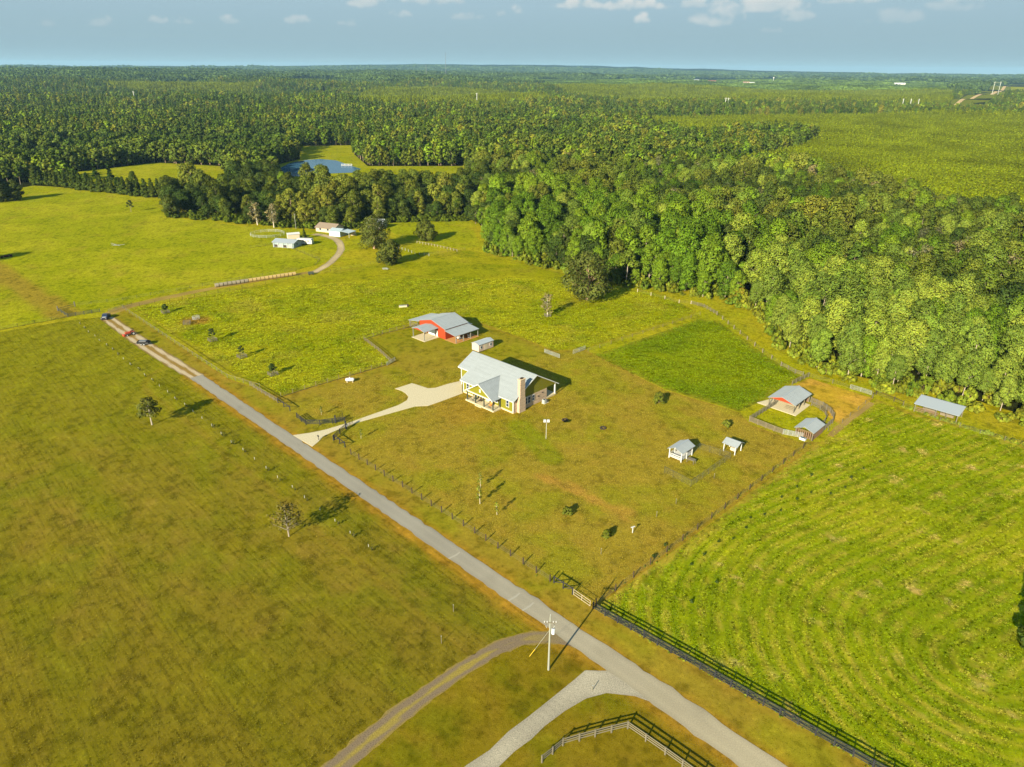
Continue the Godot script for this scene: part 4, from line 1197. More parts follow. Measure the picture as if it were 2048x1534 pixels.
func make_house() -> void:
	var h := farm_thing("house", "green farmhouse with a pale metal roof, gabled front porch and stone chimney", "house", 0, 0)
	box("foundation", h, M.base, Vector3(-9.65, 0.24, -8.42), Vector3(19.4, 0.48, 16.94))
	# main block: gable walls look left and right, so the outline runs along z
	var outline := PackedVector2Array([Vector2(0, 0.48), Vector2(13.2, 0.48), Vector2(13.2, 3.5), Vector2(17.0, 3.5), Vector2(17.0, 3.72), Vector2(8.54, 8.42), Vector2(0, 3.78)])
	var gable := Transform3D(Basis(Vector3.UP, PI / 2), Vector3.ZERO)
	part("wall", prism_mesh(outline, -0.05, -19.25), M.green, h, gable)
	# lower right side is stone
	part("stone_facing", prism_mesh(PackedVector2Array([Vector2(0.25, 0.02), Vector2(13.2, 0.02), Vector2(13.2, 3.3), Vector2(0.25, 3.3)]), 0.06, -0.04), M.stone, h, gable)
	# roof slopes
	part("roof", roof_mesh(Vector3(-24.5, 8.68, -8.54), Vector3(0.5, 8.68, -8.54), Vector3(0.5, 3.78, 0.5), Vector3(-20.2, 3.78, 0.5)), M.roof, h)
	var wing := roof_mesh(Vector3(-24.5, 8.672, -8.54), Vector3(-20.2, 8.672, -8.54), Vector3(-20.2, 5.52, -2.75), Vector3(-24.5, 5.52, -2.75))
	# the main slope is cut back over the wing
	h.get_child(h.get_child_count() - 1).mesh = roof_mesh(Vector3(-20.2, 8.68, -8.54), Vector3(0.5, 8.68, -8.54), Vector3(0.5, 3.78, 0.5), Vector3(-20.2, 3.78, 0.5))
	part("roof", wing, M.roof, h)
	part("roof", roof_mesh(Vector3(0.5, 8.68, -8.54), Vector3(-24.5, 8.68, -8.54), Vector3(-24.5, 3.5, -17.7), Vector3(0.5, 3.5, -17.7)), M.roof, h)
	beam("ridge_cap", h, M.roof, Vector3(-24.5, 8.7, -8.54), Vector3(0.5, 8.7, -8.54), 0.3, 0.06)
	# white edge boards
	for q in [[Vector3(0.54, 8.55, -8.5), Vector3(0.54, 3.62, 0.52)], [Vector3(0.54, 8.55, -8.6), Vector3(0.54, 3.34, -17.72)], [Vector3(0.5, 3.64, 0.54), Vector3(-20.2, 3.64, 0.54)], [Vector3(-20.24, 8.5, -8.54), Vector3(-20.24, 3.62, 0.5)], [Vector3(-24.54, 8.5, -8.54), Vector3(-24.54, 5.4, -2.75)], [Vector3(-24.5, 5.38, -2.72), Vector3(-20.3, 5.38, -2.72)]]:
		beam("fascia", h, M.white, q[0], q[1], 0.05, 0.24)
	# garage wing, set back at the left
	part("garage_wall", prism_mesh(PackedVector2Array([Vector2(3.4, 0), Vector2(16.6, 0), Vector2(16.6, 3.9), Vector2(8.54, 8.3), Vector2(3.4, 5.5)]), -19.3, -23.8), M.green, h, gable)
	box("corner_board", h, M.white, Vector3(-23.74, 2.7, -3.36), Vector3(0.24, 5.4, 0.2))
	box("garage_door", h, M.white, Vector3(-23.84, 1.3, -8.0), Vector3(0.08, 2.6, 5.0))
	for x in [-0.02, -19.24]: box("corner_board", h, M.white, Vector3(x, 2.08, 0.0), Vector3(0.3, 3.2, 0.14))
	# chimney
	var ch := part("chimney", prism_mesh(PackedVector2Array([Vector2(1.35, 0), Vector2(3.7, 0), Vector2(3.7, 3.6), Vector2(3.45, 4.6), Vector2(3.45, 9.3), Vector2(1.6, 9.3), Vector2(1.6, 4.6), Vector2(1.35, 3.6)]), 1.0, 0.07), M.stone, h, gable)
	box("chimney_cap", ch, M.base, Vector3(2.52, 9.38, 0.53), Vector3(2.1, 0.16, 1.15))
	box("flue", ch, M.brown, Vector3(2.52, 9.62, 0.53), Vector3(0.8, 0.34, 0.5))
	# right side
	for z in [-4.75, -6.0]: window(h, Vector3(0.1, 2.15, z), 0.95, 1.75, 1)
	window(h, Vector3(0.1, 2.25, -7.6), 0.75, 1.5, 1)
	box("meter_box", h, M.brown, Vector3(0.14, 2.0, -9.7), Vector3(0.16, 0.35, 0.3))
	box("meter_box", h, M.brown, Vector3(0.14, 2.6, -11.3), Vector3(0.16, 0.25, 0.3))
	# recessed rear porch
	box("porch_floor", h, M.concrete, Vector3(-6.0, 0.35, -15.2), Vector3(12.2, 0.3, 3.9))
	box("porch_wall", h, M.stone, Vector3(-6.0, 1.98, -13.25), Vector3(11.8, 3.0, 0.12))
	for x in [-0.2, -4.2, -8.2]: box("porch_post", h, M.white, Vector3(x, 2.0, -16.9), Vector3(0.32, 3.0, 0.32))
	# front windows
	window(h, Vector3(-2.0, 2.35, 0.05), 0.85, 1.7, 0)
	window(h, Vector3(-17.4, 2.35, 0.05), 0.9, 1.7, 0)
	for x in [-12.6, -6.3]: window(h, Vector3(x, 2.2, 0.05), 1.1, 1.6, 0)
	var door := box("front_door", h, M.cream, Vector3(-9.6, 1.6, 0.02), Vector3(1.3, 2.2, 0.14))
	# porch
	box("porch_slab", h, M.concrete, Vector3(-9.6, 0.2, -1.5 + 3.1), Vector3(10.9, 0.4, 3.2))
	box("step", h, M.concrete, Vector3(-9.6, 0.1, 3.45), Vector3(2.4, 0.2, 0.5))
	part("porch_gable", prism_mesh(PackedVector2Array([Vector2(-14.5, 3.15), Vector2(-4.7, 3.15), Vector2(-9.6, 6.1)]), 2.8, 2.5), M.green, h)
	box("tie_beam", h, M.white, Vector3(-9.6, 3.1, 2.9), Vector3(10.4, 0.26, 0.3))
	var vent := box("gable_vent", h, M.white, Vector3(-9.6, 4.45, 2.86), Vector3(0.55, 0.9, 0.1))
	for k in 3: box("vent_slat", vent, M.cream, Vector3(0, -0.25 + k * 0.25, 0.6), Vector3(0.7, 0.1, 0.5))
	part("porch_roof", roof_mesh(Vector3(-9.6, 6.62, 3.5), Vector3(-9.6, 6.62, -5.2), Vector3(-4.2, 3.22, 1.45), Vector3(-4.2, 3.22, 3.5)), M.roof, h)
	h.get_child(h.get_child_count() - 1).mesh = roof_mesh(Vector3(-9.6, 6.62, -5.3), Vector3(-9.6, 6.62, 3.5), Vector3(-4.2, 3.22, 3.5), Vector3(-4.2, 3.22, -1.0))
	part("porch_roof", roof_mesh(Vector3(-9.6, 6.62, 3.5), Vector3(-9.6, 6.62, -5.3), Vector3(-15.0, 3.22, -1.0), Vector3(-15.0, 3.22, 3.5)), M.roof, h)
	beam("ridge_cap", h, M.roof, Vector3(-9.6, 6.64, 3.5), Vector3(-9.6, 6.64, -5.0), 0.3, 0.06)
	for x in [-4.17, -15.03]: beam("fascia", h, M.white, Vector3(-9.6, 6.5, 3.53), Vector3(x, 3.1, 3.53), 0.05, 0.24)
	for x in [-14.5, -11.3, -8.0, -4.6]: box("porch_post", h, M.post_green, Vector3(x, 1.7, 2.95), Vector3(0.26, 2.6, 0.26))
	for x in [-4.6]: box("porch_post", h, M.post_green, Vector3(x, 1.7, 0.3), Vector3(0.2, 2.6, 0.2))
	for q in [[-13.4, -12.0], [-7.0, -5.2]]:
		for y in [0.75, 1.15]: beam("porch_rail", h, M.post_green, Vector3(q[0], y, 2.95), Vector3(q[1], y, 2.95), 0.06, 0.08)
	for q in [[-12.9, "dark chair on the front porch near its left end", M.post_green], [-6.9, "orange wooden chair on the front porch beside the right posts", M.orange], [-11.0, "brown chair on the front porch near the door", M.brown]]:
		var c := farm_thing("porch_chair", q[1], "chair", q[0], 1.6, "chairs on the front porch")
		c.position.y = 0.4
		box("seat", c, q[2], Vector3(0, 0.38, 0), Vector3(0.62, 0.08, 0.6))
		part("backrest", unit_box, q[2], c, Transform3D(Basis(Vector3.RIGHT, -0.3) * Basis.from_scale(Vector3(0.6, 0.8, 0.07)), Vector3(0, 0.78, -0.38)))
		for s in [-0.3, 0.3]:
			for z in [-0.26, 0.26]: box("leg", c, q[2], Vector3(s, 0.18, z), Vector3(0.07, 0.37, 0.07))
			box("armrest", c, q[2], Vector3(s, 0.6, 0), Vector3(0.1, 0.05, 0.66))
	for q in [[-11.2, "grey air conditioner beside the stone wall under the gable", 1.05], [-12.0, "smaller dark utility unit beside the air conditioner", 0.8]]:
		var a := farm_thing("air_conditioner" if q[2] > 1 else "utility_unit", q[1], "air conditioner", 1.5, q[0] + 0.6)
		box("case", a, M.galv if q[2] > 1 else M.steel, Vector3(0, q[2] * 0.5 + 0.08, 0), Vector3(q[2] * 0.85, q[2], q[2] * 0.85))
		box("pad", a, M.concrete, Vector3(0, 0.05, 0), Vector3(1.1, 0.1, 1.1))
		part("fan_guard", unit_post, M.black, a, Transform3D(Basis.from_scale(Vector3(0.6, 0.04, 0.6)), Vector3(0, q[2] + 0.1, 0)))

func open_shed(t: Node3D, x0: float, x1: float, z0: float, z1: float, eave: float, peak: float, over: float, post: Material, bays := 1) -> void:
	# a gabled roof on posts, ridge along z; z0 front
	var m := (x0 + x1) * 0.5
	var k := (peak - eave) / ((x1 - x0) * 0.5)
	part("roof", roof_mesh(Vector3(m, peak, z1 - over), Vector3(m, peak, z0 + over), Vector3(x1 + over, eave - k * over, z0 + over), Vector3(x1 + over, eave - k * over, z1 - over), 0.1), M.roof, t)
	part("roof", roof_mesh(Vector3(m, peak, z0 + over), Vector3(m, peak, z1 - over), Vector3(x0 - over, eave - k * over, z1 - over), Vector3(x0 - over, eave - k * over, z0 + over), 0.1), M.roof, t)
	beam("ridge_cap", t, M.old_roof, Vector3(m, peak + 0.02, z0 + over), Vector3(m, peak + 0.02, z1 - over), 0.3, 0.05)
	for x in [x0, x1]:
		for i in bays + 1:
			box("post", t, post, Vector3(x, eave * 0.5 - 0.06, lerpf(z0, z1, float(i) / bays)), Vector3(0.2, eave - 0.12, 0.2))

func make_barn() -> void:
	var b := farm_thing("red_barn", "red barn with a pale metal roof, open lean-tos on both sides and a front carport", "barn", -54.9, -24.3)
	part("wall", prism_mesh(PackedVector2Array([Vector2(-13.5, 0), Vector2(0, 0), Vector2(0, 3.62), Vector2(-6.75, 5.42), Vector2(-13.5, 3.62)]), 0, -10.0), M.red, b)
	part("roof", roof_mesh(Vector3(-6.75, 5.62, -10.4), Vector3(-6.75, 5.62, 0.4), Vector3(0.3, 3.74, 0.4), Vector3(0.3, 3.74, -10.4)), M.roof, b)
	part("roof", roof_mesh(Vector3(-6.75, 5.62, 0.4), Vector3(-6.75, 5.62, -10.4), Vector3(-13.8, 3.74, -10.4), Vector3(-13.8, 3.74, 0.4)), M.roof, b)
	beam("ridge_cap", b, M.old_roof, Vector3(-6.75, 5.64, 0.4), Vector3(-6.75, 5.64, -10.4), 0.35, 0.05)
	part("lean_to_roof", roof_mesh(Vector3(0.05, 3.35, -10.4), Vector3(0.05, 3.35, 0.4), Vector3(5.5, 2.72, 0.4), Vector3(5.5, 2.72, -10.4)), M.roof, b)
	part("lean_to_roof", roof_mesh(Vector3(-13.55, 3.4, 0.4), Vector3(-13.55, 3.4, -10.2), Vector3(-19.3, 2.5, -10.2), Vector3(-19.3, 2.5, 0.4)), M.roof, b)
	part("rear_roof", roof_mesh(Vector3(-12.0, 3.3, -10.05), Vector3(0.0, 3.3, -10.05), Vector3(0.0, 2.7, -12.4), Vector3(-12.0, 2.7, -12.4)), M.roof, b)
	for z in [-0.1, -3.4, -6.7, -10.0]:
		box("post", b, M.grey_post, Vector3(5.2, 1.35, z), Vector3(0.2, 2.7, 0.2))
		box("post", b, M.grey_post, Vector3(-19.0, 1.25, z), Vector3(0.2, 2.5, 0.2))
	for i in 4: box("slat", b, M.grey_wood, Vector3(-16.3, 0.5 + i * 0.5, 0.0), Vector3(5.2, 0.18, 0.06))
	# carport in front
	part("carport_roof", roof_mesh(Vector3(-6.8, 4.1, 0.35), Vector3(-6.8, 4.1, 6.2), Vector3(-3.4, 3.3, 6.2), Vector3(-3.4, 3.3, 0.02)), M.roof, b)
	part("carport_roof", roof_mesh(Vector3(-6.8, 4.1, 6.2), Vector3(-6.8, 4.1, 0.35), Vector3(-10.2, 3.3, 0.02), Vector3(-10.2, 3.3, 6.2)), M.roof, b)
	part("carport_gable", prism_mesh(PackedVector2Array([Vector2(-9.8, 3.18), Vector2(-3.8, 3.18), Vector2(-6.8, 3.92)]), 5.9, 5.8), M.red, b)
	for x in [-3.9, -9.7]: box("post", b, M.grey_post, Vector3(x, 1.65, 5.85), Vector3(0.2, 3.1, 0.2))
	for x in [-3.9, -9.7]: beam("carport_beam", b, M.brown, Vector3(x, 3.12, 0.05), Vector3(x, 3.12, 5.7), 0.12, 0.2)
	box("concrete_pad", b, M.concrete, Vector3(-6.6, 0.07, 3.25), Vector3(6.8, 0.14, 6.46))
	box("roller_door", b, mat(0.5, 0.6, 0.66, 0.5), Vector3(-7.0, 1.5, 0.04), Vector3(3.4, 2.7, 0.1))
	box("side_door", b, M.white, Vector3(-4.4, 1.2, 0.04), Vector3(1.0, 2.1, 0.1))
	box("window", b, M.glass, Vector3(-11.6, 2.0, 0.03), Vector3(0.9, 1.0, 0.08))
	box("dirt_floor", b, M.soil, Vector3(2.75, 0.05, -5.0), Vector3(5.6, 0.08, 10.6))
	var seat := farm_thing("bench", "small pale bench under the barn carport", "bench", -63.9, -23.0)
	box("seat", seat, M.straw, Vector3(0, 0.55, 0), Vector3(0.6, 0.1, 1.4))
	for z in [-0.55, 0.55]: box("leg", seat, M.straw, Vector3(0, 0.32, z), Vector3(0.5, 0.36, 0.1))
	# machines under the right lean-to
	var mower := farm_thing("riding_mower", "pale riding mower parked under the right lean-to of the red barn", "mower", -52.0, -28.2)
	box("hood", mower, M.white, Vector3(0, 0.75, 0.6), Vector3(0.8, 0.5, 0.9))
	box("deck", mower, M.steel, Vector3(0, 0.35, 0), Vector3(1.3, 0.25, 1.2))
	box("seat", mower, M.black, Vector3(0, 0.85, -0.5), Vector3(0.55, 0.5, 0.3))
	for x in [-0.55, 0.55]:
		for z in [-0.7, 0.8]: wheel(mower, Vector3(x, 0.3 if z > 0 else 0.42, z), 0.3 if z > 0 else 0.42, 0.25)
	var tank := farm_thing("barrel", "white plastic barrel under the right lean-to of the red barn", "barrel", -51.0, -31.2)
	part("body", unit_post, M.white, tank, Transform3D(Basis.from_scale(Vector3(0.9, 1.1, 0.9)), Vector3(0, 0.6, 0)))
	part("lid", unit_post, M.steel, tank, Transform3D(Basis.from_scale(Vector3(0.5, 0.12, 0.5)), Vector3(0, 1.2, 0)))
	# pink shed
	var s := farm_thing("garden_shed", "pale pink garden shed with a grey roof between the house and the red barn", "shed", -38.5, -24.1)
	part("wall", prism_mesh(PackedVector2Array([Vector2(-3.2, 0.2), Vector2(0, 0.2), Vector2(0, 2.45), Vector2(-1.6, 2.95), Vector2(-3.2, 2.45)]), 0, -6.5), M.pink, s)
	part("roof", roof_mesh(Vector3(-1.6, 3.1, -6.7), Vector3(-1.6, 3.1, 0.2), Vector3(0.2, 2.5, 0.2), Vector3(0.2, 2.5, -6.7), 0.1), M.old_roof, s)
	part("roof", roof_mesh(Vector3(-1.6, 3.1, 0.2), Vector3(-1.6, 3.1, -6.7), Vector3(-3.4, 2.5, -6.7), Vector3(-3.4, 2.5, 0.2), 0.1), M.old_roof, s)
	for x in [-0.4, -2.8]: box("skid", s, M.brown, Vector3(x, 0.1, -3.25), Vector3(0.2, 0.2, 6.4))
	for z in [-1.0, -5.3]: window(s, Vector3(0.0, 1.5, z), 0.55, 0.7, 1, 1)
	for z in [-2.75, -3.55]: box("door", s, M.cream, Vector3(0.02, 1.2, z), Vector3(0.06, 1.85, 0.72))

func wheel(parent: Node, at: Vector3, r: float, w: float) -> void:
	var t := part("wheel", unit_post, M.rubber, parent, Transform3D(Basis(Vector3.FORWARD, PI / 2) * Basis.from_scale(Vector3(r * 2, w, r * 2)), at))
	part("rim", unit_post, M.white, t, Transform3D(Basis.from_scale(Vector3(0.5, 1.06, 0.5)), Vector3.ZERO))

func make_corral() -> void:
	var b := farm_thing("cattle_shelter", "open shelter with a white metal roof and red gable in the corral", "shelter", 0, 0)
	open_shed(b, 45.6, 52.5, -52.6, -62.4, 2.62, 3.75, 0.4, M.grey_wood, 3)
	part("gable", prism_mesh(PackedVector2Array([Vector2(45.8, 2.55), Vector2(52.3, 2.55), Vector2(49.05, 3.58)]), -52.3, -52.42), M.red, b)
	box("back_wall", b, M.barn_wood, Vector3(49.05, 1.2, -62.3), Vector3(6.6, 2.4, 0.1))
	box("left_wall", b, M.barn_wood, Vector3(45.7, 1.2, -59.6), Vector3(0.1, 2.4, 5.6))
	box("partition", b, M.wood, Vector3(49.4, 1.1, -57.0), Vector3(5.6, 2.2, 0.12))
	for i in 3: box("gate_rail", b, M.wood, Vector3(51.0, 0.5 + i * 0.4, -53.2), Vector3(2.6, 0.14, 0.06))
	part("concrete_pad", flat_mesh(PackedVector2Array([Vector2(42.6, -51.9), Vector2(53.7, -51.4), Vector2(53.6, -60.8), Vector2(46.0, -62.2), Vector2(44.0, -56.0)]), 0.12, 0.12), M.concrete, b)
	var c := farm_thing("calf_shelter", "small open shelter with a white metal roof and brown slatted sides at the corral gate", "shelter", 0, 0)
	open_shed(c, 58.2, 62.4, -41.0, -47.2, 2.4, 3.2, 0.4, M.grey_wood, 2)
	for i in 9: box("slat", c, M.barn_wood, Vector3(58.3 + i * 0.5, 1.05, -41.2), Vector3(0.3, 2.1, 0.06))
	for i in 12: box("slat", c, M.barn_wood, Vector3(62.5, 1.05, -41.4 - i * 0.5), Vector3(0.06, 2.1, 0.3))
	var t := farm_thing("water_trough", "small white trough at the corner of the calf shelter", "trough", 60.6, -39.9)
	box("tub", t, M.white, Vector3(0, 0.3, 0), Vector3(1.5, 0.6, 0.8))
	box("water", t, M.water, Vector3(0, 0.585, 0), Vector3(1.3, 0.06, 0.6))
	# feed shelter by the wood
	var f := farm_thing("feed_shelter", "long open shelter with a grey single-pitch roof at the edge of the wood", "shelter", 75.1, -76.6)
	part("roof", roof_mesh(Vector3(-0.4, 3.2, -5.2), Vector3(10.4, 3.2, -5.2), Vector3(10.4, 2.4, 0.4), Vector3(-0.4, 2.4, 0.4), 0.1), M.old_roof, f)
	part("back_roof", roof_mesh(Vector3(10.4, 3.19, -5.22), Vector3(-0.4, 3.19, -5.22), Vector3(-0.4, 2.9, -6.2), Vector3(10.4, 2.9, -6.2), 0.1), M.dark_roof, f)
	for i in 5:
		for z in [0.0, -5.2]: box("post", f, M.grey_wood, Vector3(i * 2.5, (2.35 if z == 0.0 else 3.05) * 0.5, z), Vector3(0.2, 2.3 if z == 0.0 else 3.0, 0.2))
	for i in 3: box("board", f, M.barn_wood, Vector3(3.0, 0.5 + i * 0.45, -0.02), Vector3(5.4, 0.2, 0.06))
	for i in 2: box("manger", f, M.wood, Vector3(3.0 + i * 4.2, 0.6, -2.6), Vector3(3.2, 0.7, 0.9))
	# chicken house in the wire garden
	var g := farm_thing("summer_house", "small white-railed summer house on legs with a gabled metal roof by the wire garden", "pavilion", 0, 0)
	open_shed(g, 42.0, 45.2, -9.1, -13.8, 2.75, 3.5, 0.45, M.white, 2)
	box("floor", g, M.white, Vector3(43.6, 0.55, -11.4), Vector3(3.2, 0.14, 4.7))
	for y in [0.95, 1.35]:
		beam("rail", g, M.white, Vector3(42.0, y, -9.1), Vector3(45.2, y, -9.1), 0.07, 0.14)
		beam("rail", g, M.white, Vector3(45.2, y, -9.1), Vector3(45.2, y, -13.8), 0.07, 0.14)
		beam("rail", g, M.white, Vector3(42.0, y, -9.1), Vector3(42.0, y, -13.8), 0.07, 0.14)
	box("side_wall", g, M.cream, Vector3(43.6, 1.65, -13.75), Vector3(3.1, 2.1, 0.08))
	var d := farm_thing("potting_table", "grey wooden table on legs beside the white-railed summer house", "table", 46.9, -10.7)
	box("tabletop", d, M.grey_wood, Vector3(0, 0.95, 0), Vector3(1.9, 0.12, 1.1))
	for x in [-0.85, 0.85]:
		for z in [-0.45, 0.45]: box("leg", d, M.grey_wood, Vector3(x, 0.45, z), Vector3(0.1, 0.9, 0.1))
	var w := farm_thing("well_house", "tiny open well shelter with white posts and a white roof", "shelter", 0, 0)
	part("roof", roof_mesh(Vector3(49.0, 3.05, -22.6), Vector3(52.9, 3.05, -22.6), Vector3(52.9, 2.2, -20.7), Vector3(49.0, 2.2, -20.7), 0.1), M.roof, w)
	part("roof", roof_mesh(Vector3(52.9, 3.05, -22.6), Vector3(49.0, 3.05, -22.6), Vector3(49.0, 2.2, -24.4), Vector3(52.9, 2.2, -24.4), 0.1), M.roof, w)
	for x in [49.5, 52.4]:
		for z in [-21.0, -24.0]: box("post", w, M.white, Vector3(x, 1.1, z), Vector3(0.18, 2.2, 0.18))
	part("gable", prism_mesh(PackedVector2Array([Vector2(21.2, 2.2), Vector2(23.9, 2.2), Vector2(22.6, 2.85)]), 52.5, 52.42), M.white, w, Transform3D(Basis(Vector3.UP, PI / 2), Vector3.ZERO))
	box("pump_box", w, M.cream, Vector3(51.0, 0.4, -23.0), Vector3(1.2, 0.8, 0.9))

# ---------------------------------------------------------------- fences
# posts along a line with boards between them (rails: heights) or wires; every post, board and wire is a part
func fence(called: String, label: String, line: PackedVector2Array, gap: float, post: Material, tall: float, thick: float, rails: Array, board: Material, wires := [], group := "", board_h := 0.15, square := false) -> Node3D:
	var root := thing(called, label, "fence", v3(line[0]), 0.0, group)
	var last := Vector3.ZERO
	for i in line.size() - 1:
		var a := v3(line[i] - line[0])
		var b := v3(line[i + 1] - line[0])
		var n := maxi(1, roundi(a.distance_to(b) / gap))
		for k in n + 1:
			if k == 0 and i > 0: continue
			var p := a.lerp(b, float(k) / n)
			if k > 0 and k < n: p += Vector3(rng.randf_range(-0.05, 0.05), 0, rng.randf_range(-0.05, 0.05))
			var hgt := tall * rng.randf_range(0.96, 1.04)
			var tilt := Basis(Vector3(rng.randf_range(-1, 1), 0, rng.randf_range(-1, 1)).normalized(), rng.randf_range(0, 0.03))
			part("post", unit_box if square else unit_post, post, root, Transform3D(tilt * Basis(Vector3.UP, atan2(b.x - a.x, b.z - a.z)) * Basis.from_scale(Vector3(thick, hgt, thick)), p + Vector3(0, hgt * 0.5 - 0.02, 0)))
			if k > 0:
				for y in rails: beam("board", root, board, last + Vector3(0, y, 0), p + Vector3(0, y + rng.randf_range(-0.02, 0.02), 0), 0.05, board_h)
			last = p
		for y in wires: rod("wire", root, M.wire, a + Vector3(0, y, 0), b + Vector3(0, y, 0), 0.012)
	return root

func gate(label: String, a: Vector2, b: Vector2, tall: float, bars: int, m: Material, group := "") -> Node3D:
	var root := thing("gate", label, "gate", v3(a), 0.0, group)
	var d := v3(b - a)
	for i in bars:
		var y := 0.25 + (tall - 0.25) * i / (bars - 1)
		rod("bar", root, m, Vector3(0, y, 0), d + Vector3(0, y, 0), 0.035)
	for t in [0.0, 0.5, 1.0]: rod("upright", root, m, d * t + Vector3(0, 0.2, 0), d * t + Vector3(0, tall + 0.04, 0), 0.04)
	return root

func brace(label: String, a: Vector2, b: Vector2, group: String) -> void:
	# heavy black posts with a top rail and crossed braces
	var root := thing("fence_brace", label, "fence brace", v3(a), 0.0, group)
	var d := v3(b - a)
	for t in [0.0, 0.5, 1.0]: part("post", unit_post, M.fence_black, root, Transform3D(Basis.from_scale(Vector3(0.24, 1.6, 0.24)), d * t + Vector3(0, 0.78, 0)))
	beam("rail", root, M.fence_black, Vector3(0, 1.35, 0), d + Vector3(0, 1.35, 0), 0.12, 0.14)
	for t in [0.0, 0.5]: beam("brace", root, M.fence_black, d * t + Vector3(0, 0.25, 0), d * (t + 0.5) + Vector3(0, 1.3, 0), 0.08, 0.12)

func make_fences() -> void:
	var W := [0.35, 0.75, 1.15]
	fence("wire_fence", "wire fence on round brown posts between the lane and the lawn", PackedVector2Array([Vector2(-37.69, -145.75), Vector2(6.99, -101.01)]), 3.37, M.brown, 1.5, 0.24, [], null, W)
	brace("black fence brace at the left end of the wire fence beside the entrance", Vector2(-43.20, -152.80), Vector2(-39.83, -149.09), "black fence braces")
	brace("black fence brace beside the white gate near the utility pole", Vector2(7.68, -100.61), Vector2(10.73, -97.64), "black fence braces")
	gate("white gate beside the lane near the utility pole", Vector2(10.88, -97.39), Vector2(13.45, -94.55), 1.3, 3, M.cream)
	var f := fence("board_fence", "black board fence along the lane at the bottom right", PackedVector2Array([Vector2(13.91, -94.07), Vector2(47.37, -64.58), Vector2(56.55, -56.52)]), 2.46, M.fence_black, 1.45, 0.17, [0.35, 0.7, 1.05, 1.38], M.fence_black, [], "", 0.16, true)
	fence("wire_fence", "thin wire fence on wooden posts between the lawn and the green hay field", PackedVector2Array([Vector2(14.50, -94.80), Vector2(47.98, -127.99), Vector2(73.90, -154.09)]), 5.1, M.brown, 1.5, 0.2, [], null, W)
	fence("wire_fence", "long wire fence on grey posts between the gravel track and the orchard pasture", PackedVector2Array([Vector2(-145.72, -253.92), Vector2(-83.08, -190.12), Vector2(-71.33, -183.22)]), 3.6, M.grey_wood, 1.4, 0.13, [1.15], M.grey_wood, W, "", 0.07)
	fence("board_fence", "short weathered board fence at the pasture corner beside the lane", PackedVector2Array([Vector2(-74.61, -184.55), Vector2(-63.27, -173.47)]), 2.4, M.grey_wood, 1.4, 0.15, [0.45, 0.85, 1.25], M.grey_wood, [], "", 0.12)
	brace("black fence brace at the pasture corner beside the lane", Vector2(-63.27, -173.47), Vector2(-58.62, -168.63), "black fence braces")
	fence("wire_fence", "wire fence between the orchard pasture and the dry lawn", PackedVector2Array([Vector2(-63.61, -177.31), Vector2(-55.90, -184.88), Vector2(-47.76, -192.26), Vector2(-36.95, -202.19)]), 3.6, M.wood, 1.45, 0.13, [0.12], M.brown, W, "", 0.1)
	fence("board_fence", "low board fence slanting across the barn lawn", PackedVector2Array([Vector2(-36.95, -202.19), Vector2(-42.93, -212.67), Vector2(-49.00, -221.72)]), 2.6, M.grey_wood, 1.35, 0.15, [0.4, 0.8, 1.2], M.grey_wood, [], "", 0.1)
	gate("grey metal gate at the right end of the slanting board fence", Vector2(-38.15, -200.16), Vector2(-36.34, -204.25), 1.3, 5, M.galv)
	fence("wire_fence", "wire fence on pale posts between the pasture and the red barn", PackedVector2Array([Vector2(-49.61, -223.14), Vector2(-44.36, -228.65), Vector2(-35.61, -236.06)]), 3.2, M.wood, 1.45, 0.13, [0.12, 1.2], M.brown, W, "", 0.08)
	# entrance wings
	fence("board_fence", "dark curved board fence left of the driveway entrance", PackedVector2Array([Vector2(-55.63, -164.55), Vector2(-52.25, -160.65), Vector2(-48.71, -160.70), Vector2(-42.74, -162.48)]), 2.6, M.fence_black, 1.5, 0.18, [0.4, 0.75, 1.1, 1.4], M.fence_black, [], "", 0.14, true)
	fence("board_fence", "dark curved board fence right of the driveway entrance", PackedVector2Array([Vector2(-41.58, -158.89), Vector2(-42.56, -155.93), Vector2(-43.38, -152.54)]), 2.4, M.fence_black, 1.5, 0.18, [0.4, 0.75, 1.1, 1.4], M.fence_black, [], "", 0.14, true)
	for q in [[Vector2(-45.04, -161.88), "tall black gate post left of the driveway"], [Vector2(-41.65, -158.62), "tall black gate post right of the driveway with a box on it"]]:
		var t := thing("gate_post", q[1], "post", v3(q[0]), 0.0)
		box("post", t, M.fence_black, Vector3(0, 1.0, 0), Vector3(0.32, 2.0, 0.32))
		box("cap", t, M.black, Vector3(0, 2.05, 0), Vector3(0.42, 0.1, 0.42))
		if "box" in q[1]: box("control_box", t, M.steel, Vector3(0.3, 1.0, 0.1), Vector3(0.4, 0.5, 0.35))
	gate("open black gate leaf left of the driveway", Vector2(-44.72, -162.17), Vector2(-43.76, -164.75), 1.4, 5, M.fence_black, "")
	gate("open black gate leaf right of the driveway", Vector2(-41.46, -158.90), Vector2(-40.47, -161.39), 1.4, 5, M.fence_black, "")
	# far gates on the left
	gate("green metal gate across the track at the far left", Vector2(-148.44, -249.09), Vector2(-146.14, -255.13), 1.4, 5, M.steel)
	gate("rusty brown gate beside the worn track", Vector2(-145.77, -255.14), Vector2(-144.49, -258.25), 1.4, 3, M.brown)
	fence("board_fence", "dark green board fence at the far left gates", PackedVector2Array([Vector2(-168.13, -250.99), Vector2(-160.71, -244.19), Vector2(-154.30, -248.36), Vector2(-152.33, -250.17)]), 3.0, M.post_green, 1.4, 0.2, [0.4, 0.8, 1.2], M.post_green, [], "", 0.14)
